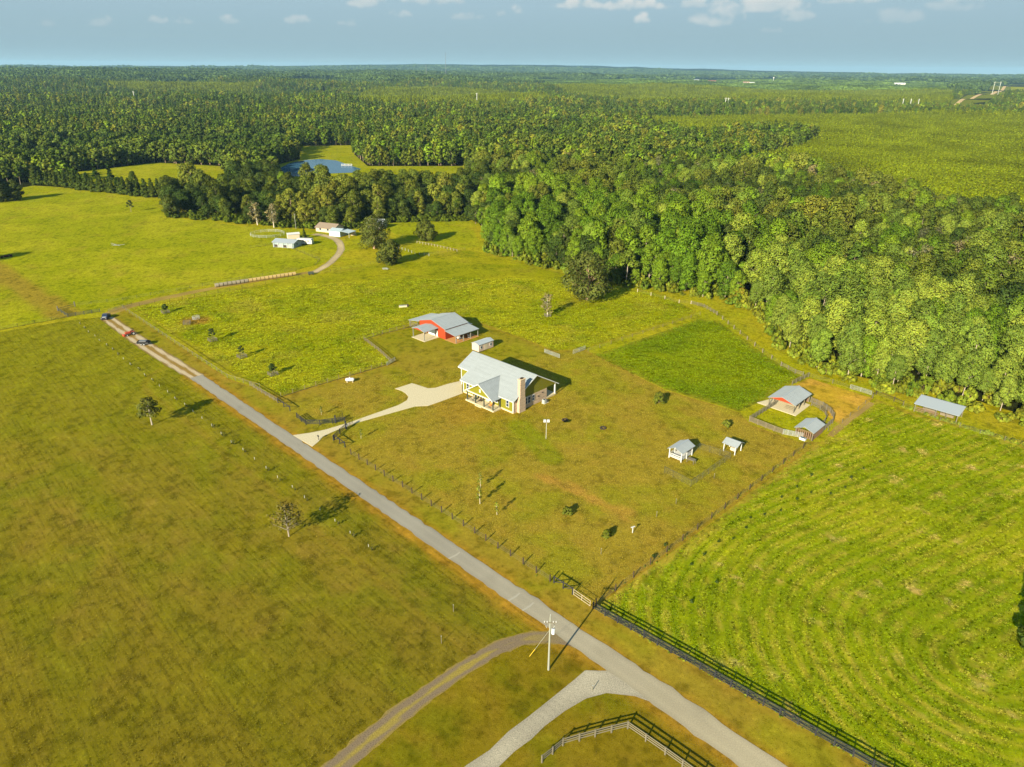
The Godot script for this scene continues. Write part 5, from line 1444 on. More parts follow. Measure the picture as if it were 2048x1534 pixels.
	fence("wire_fence", "short wire fence with heavy posts beside the worn left belt", PackedVector2Array([Vector2(-168.31, -250.98), Vector2(-165.15, -256.52)]), 9.0, M.grey_wood, 1.9, 0.45, [0.3, 1.0], M.brown, W, "", 0.1)
	fence("wire_fence", "wire fence along the far meadow side of the straight worn track", PackedVector2Array([Vector2(-165.49, -257.13), Vector2(-151.04, -264.47), Vector2(-124.56, -288.32), Vector2(-97.01, -310.90)]), 5.0, M.brown, 1.3, 0.11, [], null, W)
	fence("wire_fence", "wire fence along the pasture side of the straight worn track", PackedVector2Array([Vector2(-145.65, -254.53), Vector2(-132.44, -263.63), Vector2(-114.62, -278.31), Vector2(-85.08, -306.13), Vector2(-57.90, -329.28), Vector2(-24.11, -353.70)]), 5.0, M.brown, 1.3, 0.11, [], null, W)
	fence("wire_fence", "wire fence along the near edge of the left meadow", PackedVector2Array([Vector2(-185.53, -215.15), Vector2(-175.81, -229.85), Vector2(-160.71, -244.19)]), 5.0, M.brown, 1.3, 0.11, [0.1], M.brown, W, "", 0.08)
	# paddock
	fence("wire_fence", "wire fence across the pasture from the grey gates to the wood", PackedVector2Array([Vector2(24.41, -213.59), Vector2(69.63, -251.81)]), 5.2, M.wood, 1.3, 0.11, [], null, W)
	fence("wire_fence", "wire fence on pale posts beside the far mown strip", PackedVector2Array([Vector2(51.07, -281.13), Vector2(64.95, -266.51), Vector2(69.36, -265.33)]), 6.0, M.cream, 1.4, 0.22, [], null, W)
	fence("board_fence", "weathered board fence bending round the far corner of the paddock", PackedVector2Array([Vector2(69.36, -265.33), Vector2(73.36, -260.99), Vector2(75.98, -251.96)]), 2.6, M.grey_wood, 1.45, 0.18, [0.4, 0.8, 1.2], M.grey_wood, [], "", 0.12)
	fence("wire_fence", "curved wire fence on thick posts between the paddock and the mown strip", PackedVector2Array([Vector2(75.98, -251.96), Vector2(78.53, -231.30), Vector2(80.71, -213.84), Vector2(82.78, -202.48)]), 5.2, M.wood, 1.45, 0.3, [], null, W)
	fence("board_fence", "weathered board fence behind the corral at the paddock corner", PackedVector2Array([Vector2(82.78, -202.48), Vector2(84.97, -196.62), Vector2(86.68, -194.75)]), 2.6, M.grey_wood, 1.45, 0.2, [0.4, 0.8, 1.2], M.grey_wood, [], "", 0.12)
	fence("board_fence", "weathered board fence from the paddock corner down to the cattle shelter", PackedVector2Array([Vector2(88.04, -194.03), Vector2(84.41, -191.00), Vector2(81.01, -188.05)]), 2.4, M.grey_wood, 1.5, 0.18, [0.35, 0.7, 1.05, 1.4], M.grey_wood, [], "", 0.14)
	fence("wire_fence", "wire fence between the orange earth pen and the mown strip", PackedVector2Array([Vector2(88.04, -194.03), Vector2(93.26, -189.35), Vector2(100.82, -180.50)]), 5.0, M.grey_wood, 1.4, 0.16, [], null, W)
	fence("wire_fence", "wire fence between the orange earth pen and the cattle path", PackedVector2Array([Vector2(100.20, -179.17), Vector2(85.32, -163.98), Vector2(79.88, -159.45)]), 5.0, M.grey_wood, 1.3, 0.13, [], null, W)
	gate("green metal gate at the far end of the earth pen", Vector2(96.69, -185.52), Vector2(100.70, -181.16), 1.4, 5, M.galv)
	fence("board_fence", "brown rail fence from the pen gate towards the feed shelter", PackedVector2Array([Vector2(100.35, -179.50), Vector2(102.27, -181.52), Vector2(105.27, -177.31), Vector2(106.48, -174.78)]), 4.0, M.brown, 1.5, 0.2, [1.2], M.brown, W, "", 0.12)
	fence("wire_fence", "overgrown wire fence between the feed shelter and the green hay field", PackedVector2Array([Vector2(106.32, -174.46), Vector2(111.49, -165.54), Vector2(117.64, -158.43), Vector2(125.66, -151.59)]), 5.0, M.grey_wood, 1.3, 0.12, [], null, W)
	# corral
	fence("board_fence", "grey board fence between the cattle shelter and the left corral corner", PackedVector2Array([farm2(46.8, -54.4), farm2(46.6, -47), farm2(46.4, -40.0)]), 2.0, M.grey_wood, 1.6, 0.16, [0.3, 0.6, 0.9, 1.2, 1.5], M.grey_wood, [], "", 0.13)
	fence("board_fence", "pale five-board fence along the front of the corral", PackedVector2Array([farm2(46.5, -39.8), farm2(51.2, -39.3), farm2(55.8, -39.0)]), 2.3, M.wood, 1.6, 0.16, [0.3, 0.6, 0.9, 1.2, 1.5], M.wood, [], "", 0.14)
	gate("left grey metal gate panel at the front of the corral", farm2(55.9, -39.1), farm2(58.0, -39.7), 1.5, 6, M.galv)
	gate("right grey metal gate panel at the front of the corral", farm2(58.1, -39.8), farm2(60.3, -40.5), 1.5, 6, M.galv)
	var arc := PackedVector2Array([farm2(52.9, -62.6), farm2(56.6, -61.7), farm2(59.4, -59.8), farm2(61.3, -57.2), farm2(62.3, -54.0), farm2(62.3, -50.9), farm2(62.4, -47.6)])
	fence("board_fence", "tall curved board fence round the back of the corral", arc, 2.0, M.grey_wood, 1.7, 0.18, [0.3, 0.6, 0.9, 1.2, 1.5], M.wood, [], "", 0.14)
	var inner := PackedVector2Array([farm2(54.0, -60.6), farm2(56.8, -59.6), farm2(58.9, -57.8), farm2(60.2, -55.4), farm2(60.8, -52.6), farm2(60.9, -48.0)])
	fence("board_fence", "inner curved board fence of the cattle chute in the corral", inner, 2.0, M.grey_wood, 1.6, 0.16, [0.5, 0.9, 1.3], M.grey_wood, [], "", 0.14)
	# wire garden
	var gp := PackedVector2Array([farm2(45.0, -2.4), farm2(52.4, -1.4), farm2(52.5, -18.6), farm2(45.0, -17.5), farm2(45.0, -14.6)])
	var garden := fence("garden_fence", "wire garden enclosure of tall green posts and top rails below the summer house", gp, 2.4, M.post_green, 1.75, 0.07, [1.7], M.post_green, [0.3, 0.6, 0.9, 1.2, 1.45], "", 0.06)
	# bottom corner paddock
	fence("board_fence", "grey three-board fence round the corner paddock at the bottom", PackedVector2Array([Vector2(4.29, -64.96), Vector2(7.20, -67.53), Vector2(11.64, -68.98), Vector2(16.26, -70.30), Vector2(20.64, -66.28), Vector2(26.44, -60.65)]), 2.42, M.grey_wood, 1.45, 0.18, [0.55, 0.95, 1.32], M.grey_wood, [], "", 0.15, true)
	# gates behind the house
	gate("grey metal gate lying along the fence behind the house", Vector2(10.33, -211.98), Vector2(14.86, -207.34), 1.4, 6, M.galv)
	gate("green metal gate at the paddock corner behind the house", Vector2(19.37, -210.86), Vector2(23.56, -214.91), 1.5, 6, M.galv)

# ---------------------------------------------------------------- things in the fields
func make_pole() -> void:
	var p := thing("utility_pole", "tall pale utility pole with a grey transformer beside the lane junction", "utility pole", Vector3(5.83, 0, -80.71))
	var st := begin()
	add_tube(st, Vector3(0, -0.2, 0), Vector3(0, 10.4, 0), 0.17, 0.11, 10)
	part("pole", finish(st), M.pole, p)
	beam("crossarm", p, M.grey_wood, Vector3(-0.9, 9.3, 0.15), Vector3(0.9, 9.3, 0.15), 0.1, 0.13)
	for x in [-0.85, -0.45, 0.45, 0.85]: part("insulator", unit_post, M.white, p, Transform3D(Basis.from_scale(Vector3(0.12, 0.25, 0.12)), Vector3(x, 9.48, 0.15)))
	part("insulator", unit_post, M.galv, p, Transform3D(Basis.from_scale(Vector3(0.1, 0.4, 0.1)), Vector3(0, 10.55, 0)))
	var t := part("transformer", unit_post, mat(0.62, 0.66, 0.68, 0.4), p, Transform3D(Basis.from_scale(Vector3(0.52, 0.85, 0.52)), Vector3(0.48, 7.6, 0.05)))
	part("bushing", unit_post, M.brown, t, Transform3D(Basis.from_scale(Vector3(0.16, 0.35, 0.16)), Vector3(-0.15, 0.65, 0)))
	part("bushing", unit_post, M.brown, t, Transform3D(Basis.from_scale(Vector3(0.16, 0.35, 0.16)), Vector3(0.2, 0.65, 0)))
	for x in [-0.5, 0.5]:
		rod("cutout", p, M.galv, Vector3(x, 8.4, 0.2), Vector3(x * 1.3, 8.9, 0.3), 0.05)
		rod("jumper_wire", p, M.black, Vector3(x * 1.3, 8.9, 0.3), Vector3(0.45 * signf(x), 9.4, 0.15), 0.02)
	var anchor: Vector3 = Vector3(3.01, 0, -83.38) - Vector3(5.83, 0, -80.71)
	rod("guy_wire", p, M.galv, anchor, Vector3(0, 7.9, 0), 0.018)
	rod("guy_guard", p, M.yellow, anchor, anchor.lerp(Vector3(0, 7.9, 0), 0.27), 0.045)

func crate(called: String, parent: Node, m: Material, s: float) -> void:
	for side in 4:
		var a := Vector3(s, 0, s).rotated(Vector3.UP, side * PI / 2)
		var b := Vector3(s, 0, -s).rotated(Vector3.UP, side * PI / 2)
		part("corner_post", unit_post, m, parent, Transform3D(Basis.from_scale(Vector3(0.12, 1.25, 0.12)), a + Vector3(0, 0.6, 0)))
		for y in [0.3, 0.65, 1.0]: beam("rail", parent, m, a + Vector3(0, y, 0), b + Vector3(0, y, 0), 0.06, 0.12)

func make_field_things() -> void:
	# orchard trees, each inside a square rail guard
	var small: Array = []
	for i in 3: small.append(tree_shape(950 + i, 3.6, 1.15, 0.42, 12, 700, 0.2, "round", Color(0.06, 0.085, 0.018), 0.3, Color(0.2, 0.16, 0.12), 0.07))
	var thin := tree_shape(960, 3.8, 0.95, 0.4, 10, 380, 0.17, "round", Color(0.06, 0.075, 0.02), 0.3, Color(0.2, 0.16, 0.12), 0.05)
	var orchard := [[Vector3(-127.87, 0, -249.57), small[0], 1.0, "dense young tree in a rail guard, farthest up the gravel track"], [Vector3(-99.32, 0, -220.67), thin, 1.25, "sparse young tree in a rail guard beside the bare feeding spot"], [Vector3(-84.49, 0, -206.23), thin, 1.1, "thinnest young tree in a rail guard, beside the densest one by the pasture corner"], [Vector3(-70.55, 0, -192.58), small[1], 1.05, "dense young tree in a rail guard nearest the pasture corner"]]
	var words := ["rail guard round the farthest dense young tree", "rail guard round the sparse tree beside the bare feeding spot", "rail guard round the thinnest young tree", "rail guard round the dense tree nearest the pasture corner"]
	for i in 4:
		var o: Array = orchard[i]
		tree("orchard_tree", o[1], o[0], o[2], i * 1.3, M.leaf1, o[3], "tree", "young orchard trees")
		crate("guard", thing("tree_guard", words[i], "tree guard", o[0], FARM_TURN, "square rail guards round the young trees"), M.grey_wood, 1.1)
	crate("guard", thing("tree_guard", "empty broken rail guard on the bare feeding spot", "tree guard", Vector3(-114.86, 0, -237.50), 0.3, "square rail guards round the young trees"), M.grey_wood, 1.1)
	var ring := thing("hay_feeder", "round metal hay feeder ring on the bare feeding spot", "hay feeder", Vector3(-113.94, 0, -243.01))
	for k in 14:
		var a := Vector3(1.2, 0, 0).rotated(Vector3.UP, TAU * k / 14)
		var b := Vector3(1.2, 0, 0).rotated(Vector3.UP, TAU * (k + 1) / 14)
		for y in [0.2, 0.6, 1.05]: rod("ring", ring, M.galv, a + Vector3(0, y, 0), b + Vector3(0, y, 0), 0.04)
		rod("bar", ring, M.galv, a, a + Vector3(0, 1.1, 0), 0.03)
	# lone trees
	var bare := tree_shape(970, 8.0, 3.0, 0.3, 30, 560, 0.24, "round", Color(0.12, 0.105, 0.025), 0.3, Color(0.26, 0.22, 0.17), 0.13)
	tree("sparse_tree", bare, Vector3(-42.95, 0, -113.66), 1.0, 0.5, M.leaf0, "sparse half-bare tree with pale limbs standing alone beside the lane")
	var leafy := tree_shape(971, 7.8, 2.9, 0.38, 17, 900, 0.27, "round", Color(0.085, 0.095, 0.02), 0.45, Color(0.3, 0.26, 0.2), 0.16)
	tree("field_tree", leafy, Vector3(-91.08, 0, -160.03), 1.0, 2.0, M.leaf0, "leafy lone tree with a pale trunk in the hay field")
	var birch := tree_shape(972, 9.0, 2.4, 0.22, 20, 480, 0.3, "tall", Color(0.16, 0.14, 0.06), 0.2, Color(0.5, 0.45, 0.36), 0.16)
	tree("bare_tree", birch, Vector3(12.86, 0, -248.76), 1.0, 0.0, M.leaf0, "pale almost bare tree in the pasture left of the big oak")
	crate("guard", thing("tree_guard", "low rail guard round the pale bare tree", "tree guard", Vector3(12.86, 0, -248.76), 0.4, "square rail guards round the young trees"), M.grey_wood, 0.9)
	var oak := tree_shape(973, 19.5, 8.8, 0.12, 52, 7000, 0.42, "round", Color(0.07, 0.085, 0.018), 0.45, Color(0.4, 0.27, 0.17), 0.6)
	tree("big_oak", oak, Vector3(29.52, 0, -269.58), 1.0, 0.4, M.leaf0, "big dark oak with a leaning brown trunk at the wood corner")
	tree("big_oak", oak, Vector3(-69.97, 0, -354.42), 0.85, 2.4, M.leaf0, "larger dark oak behind the homestead track")
	var oak2 := tree_shape(974, 12.0, 5.6, 0.1, 30, 4200, 0.42, "round", Color(0.07, 0.085, 0.016), 0.25, Color(0.2, 0.15, 0.1), 0.35)
	tree("round_oak", oak2, Vector3(-57.00, 0, -323.67), 0.95, 0.9, M.leaf0, "rounded oak beside a bare spot in front of the larger oak")
	tree("round_oak", oak2, Vector3(-45.83, 0, -372.30), 0.92, 2.9, M.leaf2, "lighter green tree behind the white posts in the small meadow")
	tree("round_oak", oak2, Vector3(-336.51, 0, -487.91), 1.1, 1.9, M.leaf1, "dark oak in the meadow at the far left edge")
	tree("round_oak", oak2, Vector3(-340.58, 0, -481.78), 1.2, 4.9, M.leaf1, "second dark oak cut by the left edge of the picture")
	tree("dead_tree", thin, Vector3(-238.35, 0, -447.72), 2.1, 0.3, M.leaf1, "slim dark tree alone in the far left meadow")
	tree("round_oak", oak2, Vector3(-207.19, 0, -435.73), 1.05, 5.1, M.leaf1, "spreading dark oak at the left end of the belt of trees")
	for q in [[515,450], [548,455]]: tree("pale_trunk_tree", birch, Vector3(713.44, 0, 1113.39) if false else (Vector3(-147.20, 0, -410.62) if q[0] == 515 else Vector3(-135.65, 0, -403.97)), 1.5, q[0], M.leaf0, "half-bare tree with white limbs in front of the dark belt, %s one" % ("left" if q[0] == 515 else "right"), "tree", "white-limbed trees before the belt")
	tree("cut_off_tree", shapes.hedge0, Vector3(82.25, 0, -85.71), 0.8, 0.0, M.leaf1, "dark dense evergreen cut off by the right edge of the picture")
	tree("golden_tree", oak2, Vector3(88.89, 0, -271.05), 0.55, 0.7, leaf_mat(Color(2.3, 1.7, 0.9)), "round golden-brown small tree at the wood edge")
	tree("umbrella_pine", tree_shape(975, 15, 4.6, 0.6, 16, 1500, 0.4, "pine", Color(0.09, 0.125, 0.016), 0.2, Color(0.3, 0.25, 0.2), 0.22), Vector3(48.05, 0, -292.89), 1.0, 0.0, M.leaf2, "flat-topped green pine at the wood edge behind the big oak")
	tree("cow_shade_tree", oak2, Vector3(-250.16, 0, -318.02), 1.0, 0.0, M.leaf1, "tree left of the picture whose shade the cattle lie in")
	# small trees on the lawn
	var bush := tree_shape(976, 3.2, 1.7, 0.12, 16, 900, 0.24, "round", Color(0.1, 0.12, 0.016), 0.25, Color(0.2, 0.15, 0.1), 0.07)
	tree("lawn_tree", bush, Vector3(40.14, 0, -175.23), 1.0, 0.0, M.leaf0, "bushy yellow-green tree on the lawn near the paddock")
	tree("lawn_tree", bush, Vector3(54.74, 0, -161.25), 0.62, 1.0, M.leaf2, "small rounded tree on the lawn before the corral")
	tree("lawn_tree", bush, Vector3(11.30, 0, -121.61), 0.62, 2.0, M.leaf0, "low bushy tree in the middle of the front lawn")
	tree("lawn_tree", bush, Vector3(18.54, 0, -113.93), 0.6, 3.0, M.leaf2, "low bushy tree on the lawn near the right fence")
	var slim := tree_shape(977, 4.6, 0.8, 0.3, 11, 200, 0.17, "tall", Color(0.15, 0.17, 0.02), 0.25, Color(0.45, 0.4, 0.3), 0.06)
	tree("sapling_tree", slim, Vector3(-6.66, 0, -131.57), 0.85, 0.0, M.leaf0, "slim pale sapling on the front lawn, back one of a close pair")
	tree("sapling_tree", slim, Vector3(-6.49, 0, -125.38), 1.0, 1.0, M.leaf0, "tallest slim sapling on the front lawn, front one of a close pair")
	tree("sapling_tree", slim, Vector3(-2.86, 0, -121.43), 0.75, 2.0, M.leaf2, "thin reddish sapling on the front lawn right of the close pair")
	tree("sapling_tree", slim, Vector3(-49.74, 0, -166.40), 0.6, 3.0, M.leaf1, "small sapling on the lawn left of the driveway entrance")
	tree("sapling_tree", slim, Vector3(-36.90, 0, -153.67), 0.6, 4.0, M.leaf1, "small sapling on the lawn right of the driveway entrance")
	# hay bales
	var a: Vector3 = Vector3(-122.03, 0, -283.90)
	var b: Vector3 = Vector3(-95.53, 0, -302.51)
	for i in 20:
		var t := thing("hay_bale", "", "hay bale", a.lerp(b, i / 19.0), atan2(b.x - a.x, b.z - a.z) + rng.randf_range(-0.06, 0.06), "round hay bales in a row beside the worn track")
		tag(t, "greyish round hay bale in the left part of the long row" if i < 8 else "golden round hay bale in the right part of the long row", "")
		var st := begin()
		add_tube(st, Vector3(0, 0.8, -0.68), Vector3(0, 0.8, 0.68), 0.82, 0.82, 18)
		for k in 18:
			for z in [-0.68, 0.68]:
				var p := Vector3(cos(TAU * k / 18), sin(TAU * k / 18), 0) * 0.82 + Vector3(0, 0.8, z)
				var q := Vector3(cos(TAU * (k + 1) / 18), sin(TAU * (k + 1) / 18), 0) * 0.82 + Vector3(0, 0.8, z)
				var c := Vector3(0, 0.8, z * 1.06)
				if z > 0: tri(st, c, q, p)
				else: tri(st, c, p, q)
		part("hay", finish(st), M.old_straw if i < 8 else M.straw, t)
	# white stakes along the hay field, each with a small sapling
	var sprig := tree_shape(980, 1.2, 0.35, 0.2, 6, 60, 0.13, "round", Color(0.09, 0.1, 0.02), 0.3, Color(0.15, 0.1, 0.07), 0.03)
	var near_end: Vector3 = Vector3(-27.19, 0, -110.70)
	var far_end: Vector3 = Vector3(-152.51, 0, -236.65)
	var count := int(near_end.distance_to(far_end) / 5.6)
	for i in count + 1:
		var p := near_end.lerp(far_end, float(i) / count) + Vector3(rng.randf_range(-0.25, 0.25), 0, rng.randf_range(-0.25, 0.25))
		var t := thing("marker_stake", "white marker stake in the long row between the lane and the hay field", "stake", p, 0.0, "white marker stakes along the lane")
		box("stake", t, M.white, Vector3(0, 0.28, 0), Vector3(0.06, 0.56, 0.06))
		box("tip", t, M.white, Vector3(0, 0.58, 0), Vector3(0.1, 0.05, 0.1))
		if i % 5 != 3: tree("seedling", sprig, p + Vector3(0.9, 0, 1.1), rng.randf_range(0.6, 1.2), rng.randf() * TAU, M.leaf1, "small brown-green seedling planted in the row of white stakes", "seedling", "seedlings in the row of stakes")
	# dark shrubs planted in two rows in the green field
	var shrub := tree_shape(981, 0.9, 0.42, 0.1, 8, 130, 0.14, "round", Color(0.045, 0.07, 0.016), 0.25, Color(0.1, 0.08, 0.05), 0.03)
	var row_a: Vector3 = Vector3(30.87, 0, -95.72)
	var row_b: Vector3 = Vector3(36.86, 0, -100.67)
	for q in [[Vector3(30.87, 0, -95.72), 1.2], [Vector3(36.49, 0, -100.93), 1.0], [Vector3(33.19, 0, -105.89), 0.9], [Vector3(36.18, 0, -108.71), 1.0], [Vector3(39.95, 0, -112.76), 0.9], [Vector3(43.02, 0, -113.75), 0.8], [Vector3(46.63, 0, -117.39), 0.9], [Vector3(48.57, 0, -120.85), 0.8], [Vector3(51.76, 0, -121.95), 0.9], [Vector3(55.60, 0, -123.62), 0.8], [Vector3(57.49, 0, -128.50), 0.9], [Vector3(60.52, 0, -127.77), 1.0], [Vector3(62.32, 0, -132.71), 0.9], [Vector3(64.47, 0, -130.35), 0.8], [Vector3(67.34, 0, -137.58), 1.1], [Vector3(68.52, 0, -130.01), 0.9], [Vector3(70.31, 0, -135.50), 0.8], [Vector3(72.76, 0, -132.65), 0.8], [Vector3(75.79, 0, -136.63), 1.1], [Vector3(80.46, 0, -140.81), 0.8], [Vector3(85.65, 0, -143.82), 0.9], [Vector3(26.66, 0, -107.86), 1.3], [Vector3(29.42, 0, -111.53), 1.0]]:
		tree("planted_shrub", shrub, q[0], q[1] * 0.72, rng.randf() * TAU, M.leaf1, "small dark shrub planted in rows in the green hay field", "shrub", "dark shrubs in the green field")
	# posts and small things on the lawn and in the fields
	for q in [[Vector3(-9.49, 0, -93.10), "pale short post in the hay field, upper of two near the earth track", 1.5], [Vector3(-10.83, 0, -85.96), "thin dark post in the hay field, lower of two near the earth track", 1.5], [Vector3(16.90, 0, -108.79), "thin white post on the lawn near the right fence", 1.3], [Vector3(29.56, 0, -121.14), "thin post on the lawn beside the bare streak", 1.2], [Vector3(34.51, 0, -125.92), "thin post on the lawn below the wire garden", 1.2], [Vector3(45.11, 0, -136.20), "short post on the lawn right of the wire garden", 1.2], [Vector3(12.10, 0, -76.89), "short pale post before the bottom corner fence", 0.9]]:
		var t := thing("post", q[1], "post", q[0])
		part("shaft", unit_post, M.grey_wood, t, Transform3D(Basis.from_scale(Vector3(0.11, q[2], 0.11)), Vector3(0, q[2] * 0.5, 0)))
		part("cap", unit_post, M.galv, t, Transform3D(Basis.from_scale(Vector3(0.14, 0.05, 0.14)), Vector3(0, q[2] + 0.02, 0)))
	var tee := thing("bird_table", "white T-shaped post on the lawn near the right fence", "post", Vector3(23.84, 0, -115.62), 0.5)
	box("shaft", tee, M.white, Vector3(0, 0.7, 0), Vector3(0.12, 1.4, 0.12))
	box("arm", tee, M.white, Vector3(0, 1.42, 0), Vector3(0.9, 0.1, 0.25))
	var mh := thing("bird_house", "white double bird house on a thin tall pole before the house", "bird house", Vector3(8.45, 0, -154.11))
	rod("pole", mh, M.white, Vector3.ZERO, Vector3(0, 4.7, 0), 0.05)
	for x in [-0.42, 0.42]: box("box", mh, M.white, Vector3(x, 5.0, 0), Vector3(0.62, 0.55, 0.5))
	for x in [-0.42, 0.42]: box("opening", mh, M.brown, Vector3(x, 5.0, 0.26), Vector3(0.16, 0.2, 0.04))
	box("shelf", mh, M.grey_wood, Vector3(0, 4.7, 0), Vector3(1.6, 0.06, 0.6))
	for q in [[Vector3(13.78, 0, -164.25), "dark brown low fire pit on the lawn before the house"], [Vector3(23.11, 0, -159.92), "second smaller brown ring on the lawn, farther right"]]:
		var t := thing("fire_pit", q[1], "fire pit", q[0])
		for k in 8:
			var p := Vector3(0.65, 0.15, 0).rotated(Vector3.UP, TAU * k / 8)
			box("stone", t, M.brown, p, Vector3(0.3, 0.3, 0.42), TAU * k / 8)
	var gas := thing("gas_tank", "white gas tank lying on the lawn beside the wire fence", "gas tank", Vector3(-46.83, 0, -187.88), FARM_TURN + 0.9)
	var st := begin()
	var prof := [[-1.3, 0.0], [-1.25, 0.25], [-1.1, 0.42], [-0.9, 0.5], [0.9, 0.5], [1.1, 0.42], [1.25, 0.25], [1.3, 0.0]]
	for i in prof.size() - 1: add_tube(st, Vector3(prof[i][0], 0.78, 0), Vector3(prof[i + 1][0], 0.78, 0), prof[i][1], prof[i + 1][1], 16)
	part("tank", finish(st), M.white, gas)
	part("dome", unit_post, M.white, gas, Transform3D(Basis.from_scale(Vector3(0.4, 0.3, 0.4)), Vector3(0, 1.35, 0)))
	for x in [-0.8, 0.8]: box("foot", gas, M.concrete, Vector3(x, 0.14, 0), Vector3(0.25, 0.28, 0.9))
	var box_ := thing("mailbox", "dark mailbox lying low at the mouth of the driveway", "mailbox", Vector3(-47.08, 0, -152.74), 0.6)
	box("post", box_, M.black, Vector3(0, 0.5, 0), Vector3(0.1, 1.0, 0.1))
	box("box", box_, M.black, Vector3(0, 1.1, 0), Vector3(0.25, 0.28, 0.55))
	var tr := thing("cattle_trough", "pale concrete trough in the pasture behind the red barn", "trough", Vector3(-41.68, 0, -258.86), 0.2)
	box("tub", tr, M.concrete, Vector3(0, 0.35, 0), Vector3(3.0, 0.7, 1.1))
	box("water", tr, M.water, Vector3(0, 0.68, 0), Vector3(2.7, 0.06, 0.8))
	box("float_box", tr, M.brown, Vector3(1.8, 0.45, -0.3), Vector3(0.6, 0.9, 0.6))
	# fallen pale branches in the meadow
	var br := thing("fallen_branches", "pale fallen branches lying in the far left meadow", "branches", Vector3(-200.11, 0, -356.88))
	for k in 9:
		var d := Vector3(rng.randf_range(-4, 4), rng.randf_range(0.2, 1.0), rng.randf_range(-1.5, 1.5))
		rod("branch", br, M.pole, Vector3(d.x * -0.3, 0.1, d.z * -0.4), d, 0.09)
	# vehicles at the end of the gravel track
	var car := thing("pickup_truck", "dark blue pickup truck parked across the end of the gravel track", "pickup truck", Vector3(-146.25, 0, -242.83), -1.35)
	part("body", prism_mesh(PackedVector2Array([Vector2(-2.6, 0.5), Vector2(2.6, 0.5), Vector2(2.65, 0.95), Vector2(1.3, 1.1), Vector2(-2.6, 1.1)]), 0.95, -0.95), M.navy, car)
	part("cab", prism_mesh(PackedVector2Array([Vector2(-0.8, 1.08), Vector2(1.4, 1.08), Vector2(0.7, 1.75), Vector2(-0.6, 1.78)]), 0.85, -0.85), M.glass, car)
	box("roof", car, M.navy, Vector3(0.03, 1.78, 0), Vector3(1.25, 0.06, 1.6))
	box("bed", car, M.black, Vector3(-1.75, 1.11, 0), Vector3(1.55, 0.04, 1.6))
	box("hood_highlight", car, M.white, Vector3(1.7, 1.09, 0), Vector3(0.9, 0.04, 1.2))  # white slab standing in for the bright reflection on the hood
	for x in [-1.7, 1.7]:
		for z in [-0.9, 0.9]: part("wheel", unit_post, M.rubber, car, Transform3D(Basis(Vector3.RIGHT, PI / 2) * Basis.from_scale(Vector3(0.76, 0.26, 0.76)), Vector3(x, 0.38, z)))
	for z in [-0.7, 0.7]: box("headlight", car, M.cream, Vector3(2.62, 0.82, z), Vector3(0.08, 0.16, 0.3))
	var trac := thing("tractor", "small rusty red tractor on the gravel track between the truck and the trailer", "tractor", Vector3(-128.88, 0, -225.85), -0.75)
	box("hood", trac, M.tractor, Vector3(0, 1.05, 0.9), Vector3(0.7, 0.6, 1.7))
	box("chassis", trac, M.steel, Vector3(0, 0.65, 0.2), Vector3(0.5, 0.3, 2.8))
	box("seat", trac, M.black, Vector3(0, 1.25, -0.7), Vector3(0.5, 0.5, 0.4))
	box("bucket", trac, M.tractor, Vector3(0, 0.45, 2.3), Vector3(1.5, 0.55, 0.5))
	for x in [-0.75, 0.75]:
		wheel(trac, Vector3(x, 0.65, -0.6), 0.65, 0.35)
		wheel(trac, Vector3(x * 0.85, 0.4, 1.4), 0.4, 0.22)
		box("fender", trac, M.tractor, Vector3(x * 0.9, 1.32, -0.6), Vector3(0.4, 0.08, 0.8))
		rod("roll_bar", trac, M.black, Vector3(x * 0.6, 0.8, -1.0), Vector3(x * 0.6, 2.2, -1.0), 0.04)
	rod("roll_bar", trac, M.black, Vector3(-0.45, 2.2, -1.0), Vector3(0.45, 2.2, -1.0), 0.04)
	var tl := thing("trailer", "dark grey utility trailer on the gravel track nearest the asphalt", "trailer", Vector3(-120.25, 0, -216.96), -1.5)
	box("deck", tl, M.steel, Vector3(0, 0.6, 0), Vector3(1.9, 0.15, 3.6))
	for x in [-0.95, 0.95]:
		box("side", tl, M.black, Vector3(x, 0.95, 0), Vector3(0.08, 0.6, 3.6))
		for z in [-0.45, 0.45]: wheel(tl, Vector3(x * 1.12, 0.36, z), 0.36, 0.22)
	for z in [-1.8, 1.8]: box("end_gate", tl, M.black, Vector3(0, 0.95, z), Vector3(1.9, 0.6, 0.08))
	box("load", tl, M.steel, Vector3(-0.2, 1.0, 0.2), Vector3(1.3, 0.7, 2.2))
	rod("tow_bar", tl, M.black, Vector3(0, 0.5, 1.8), Vector3(0, 0.4, 3.2), 0.06)
	# cattle lying in the shade at the left edge
	for q in [[Vector3(-240.88, 0, -329.58), 0.4, "dark red cow lying at the very left edge"], [Vector3(-240.05, 0, -331.56), 2.1, "dark red cow lying beside the one at the edge"], [Vector3(-238.58, 0, -332.58), 1.0, "blackish cow lying rightmost of the resting cattle"]]:
		cow(q[0], q[1], q[2])

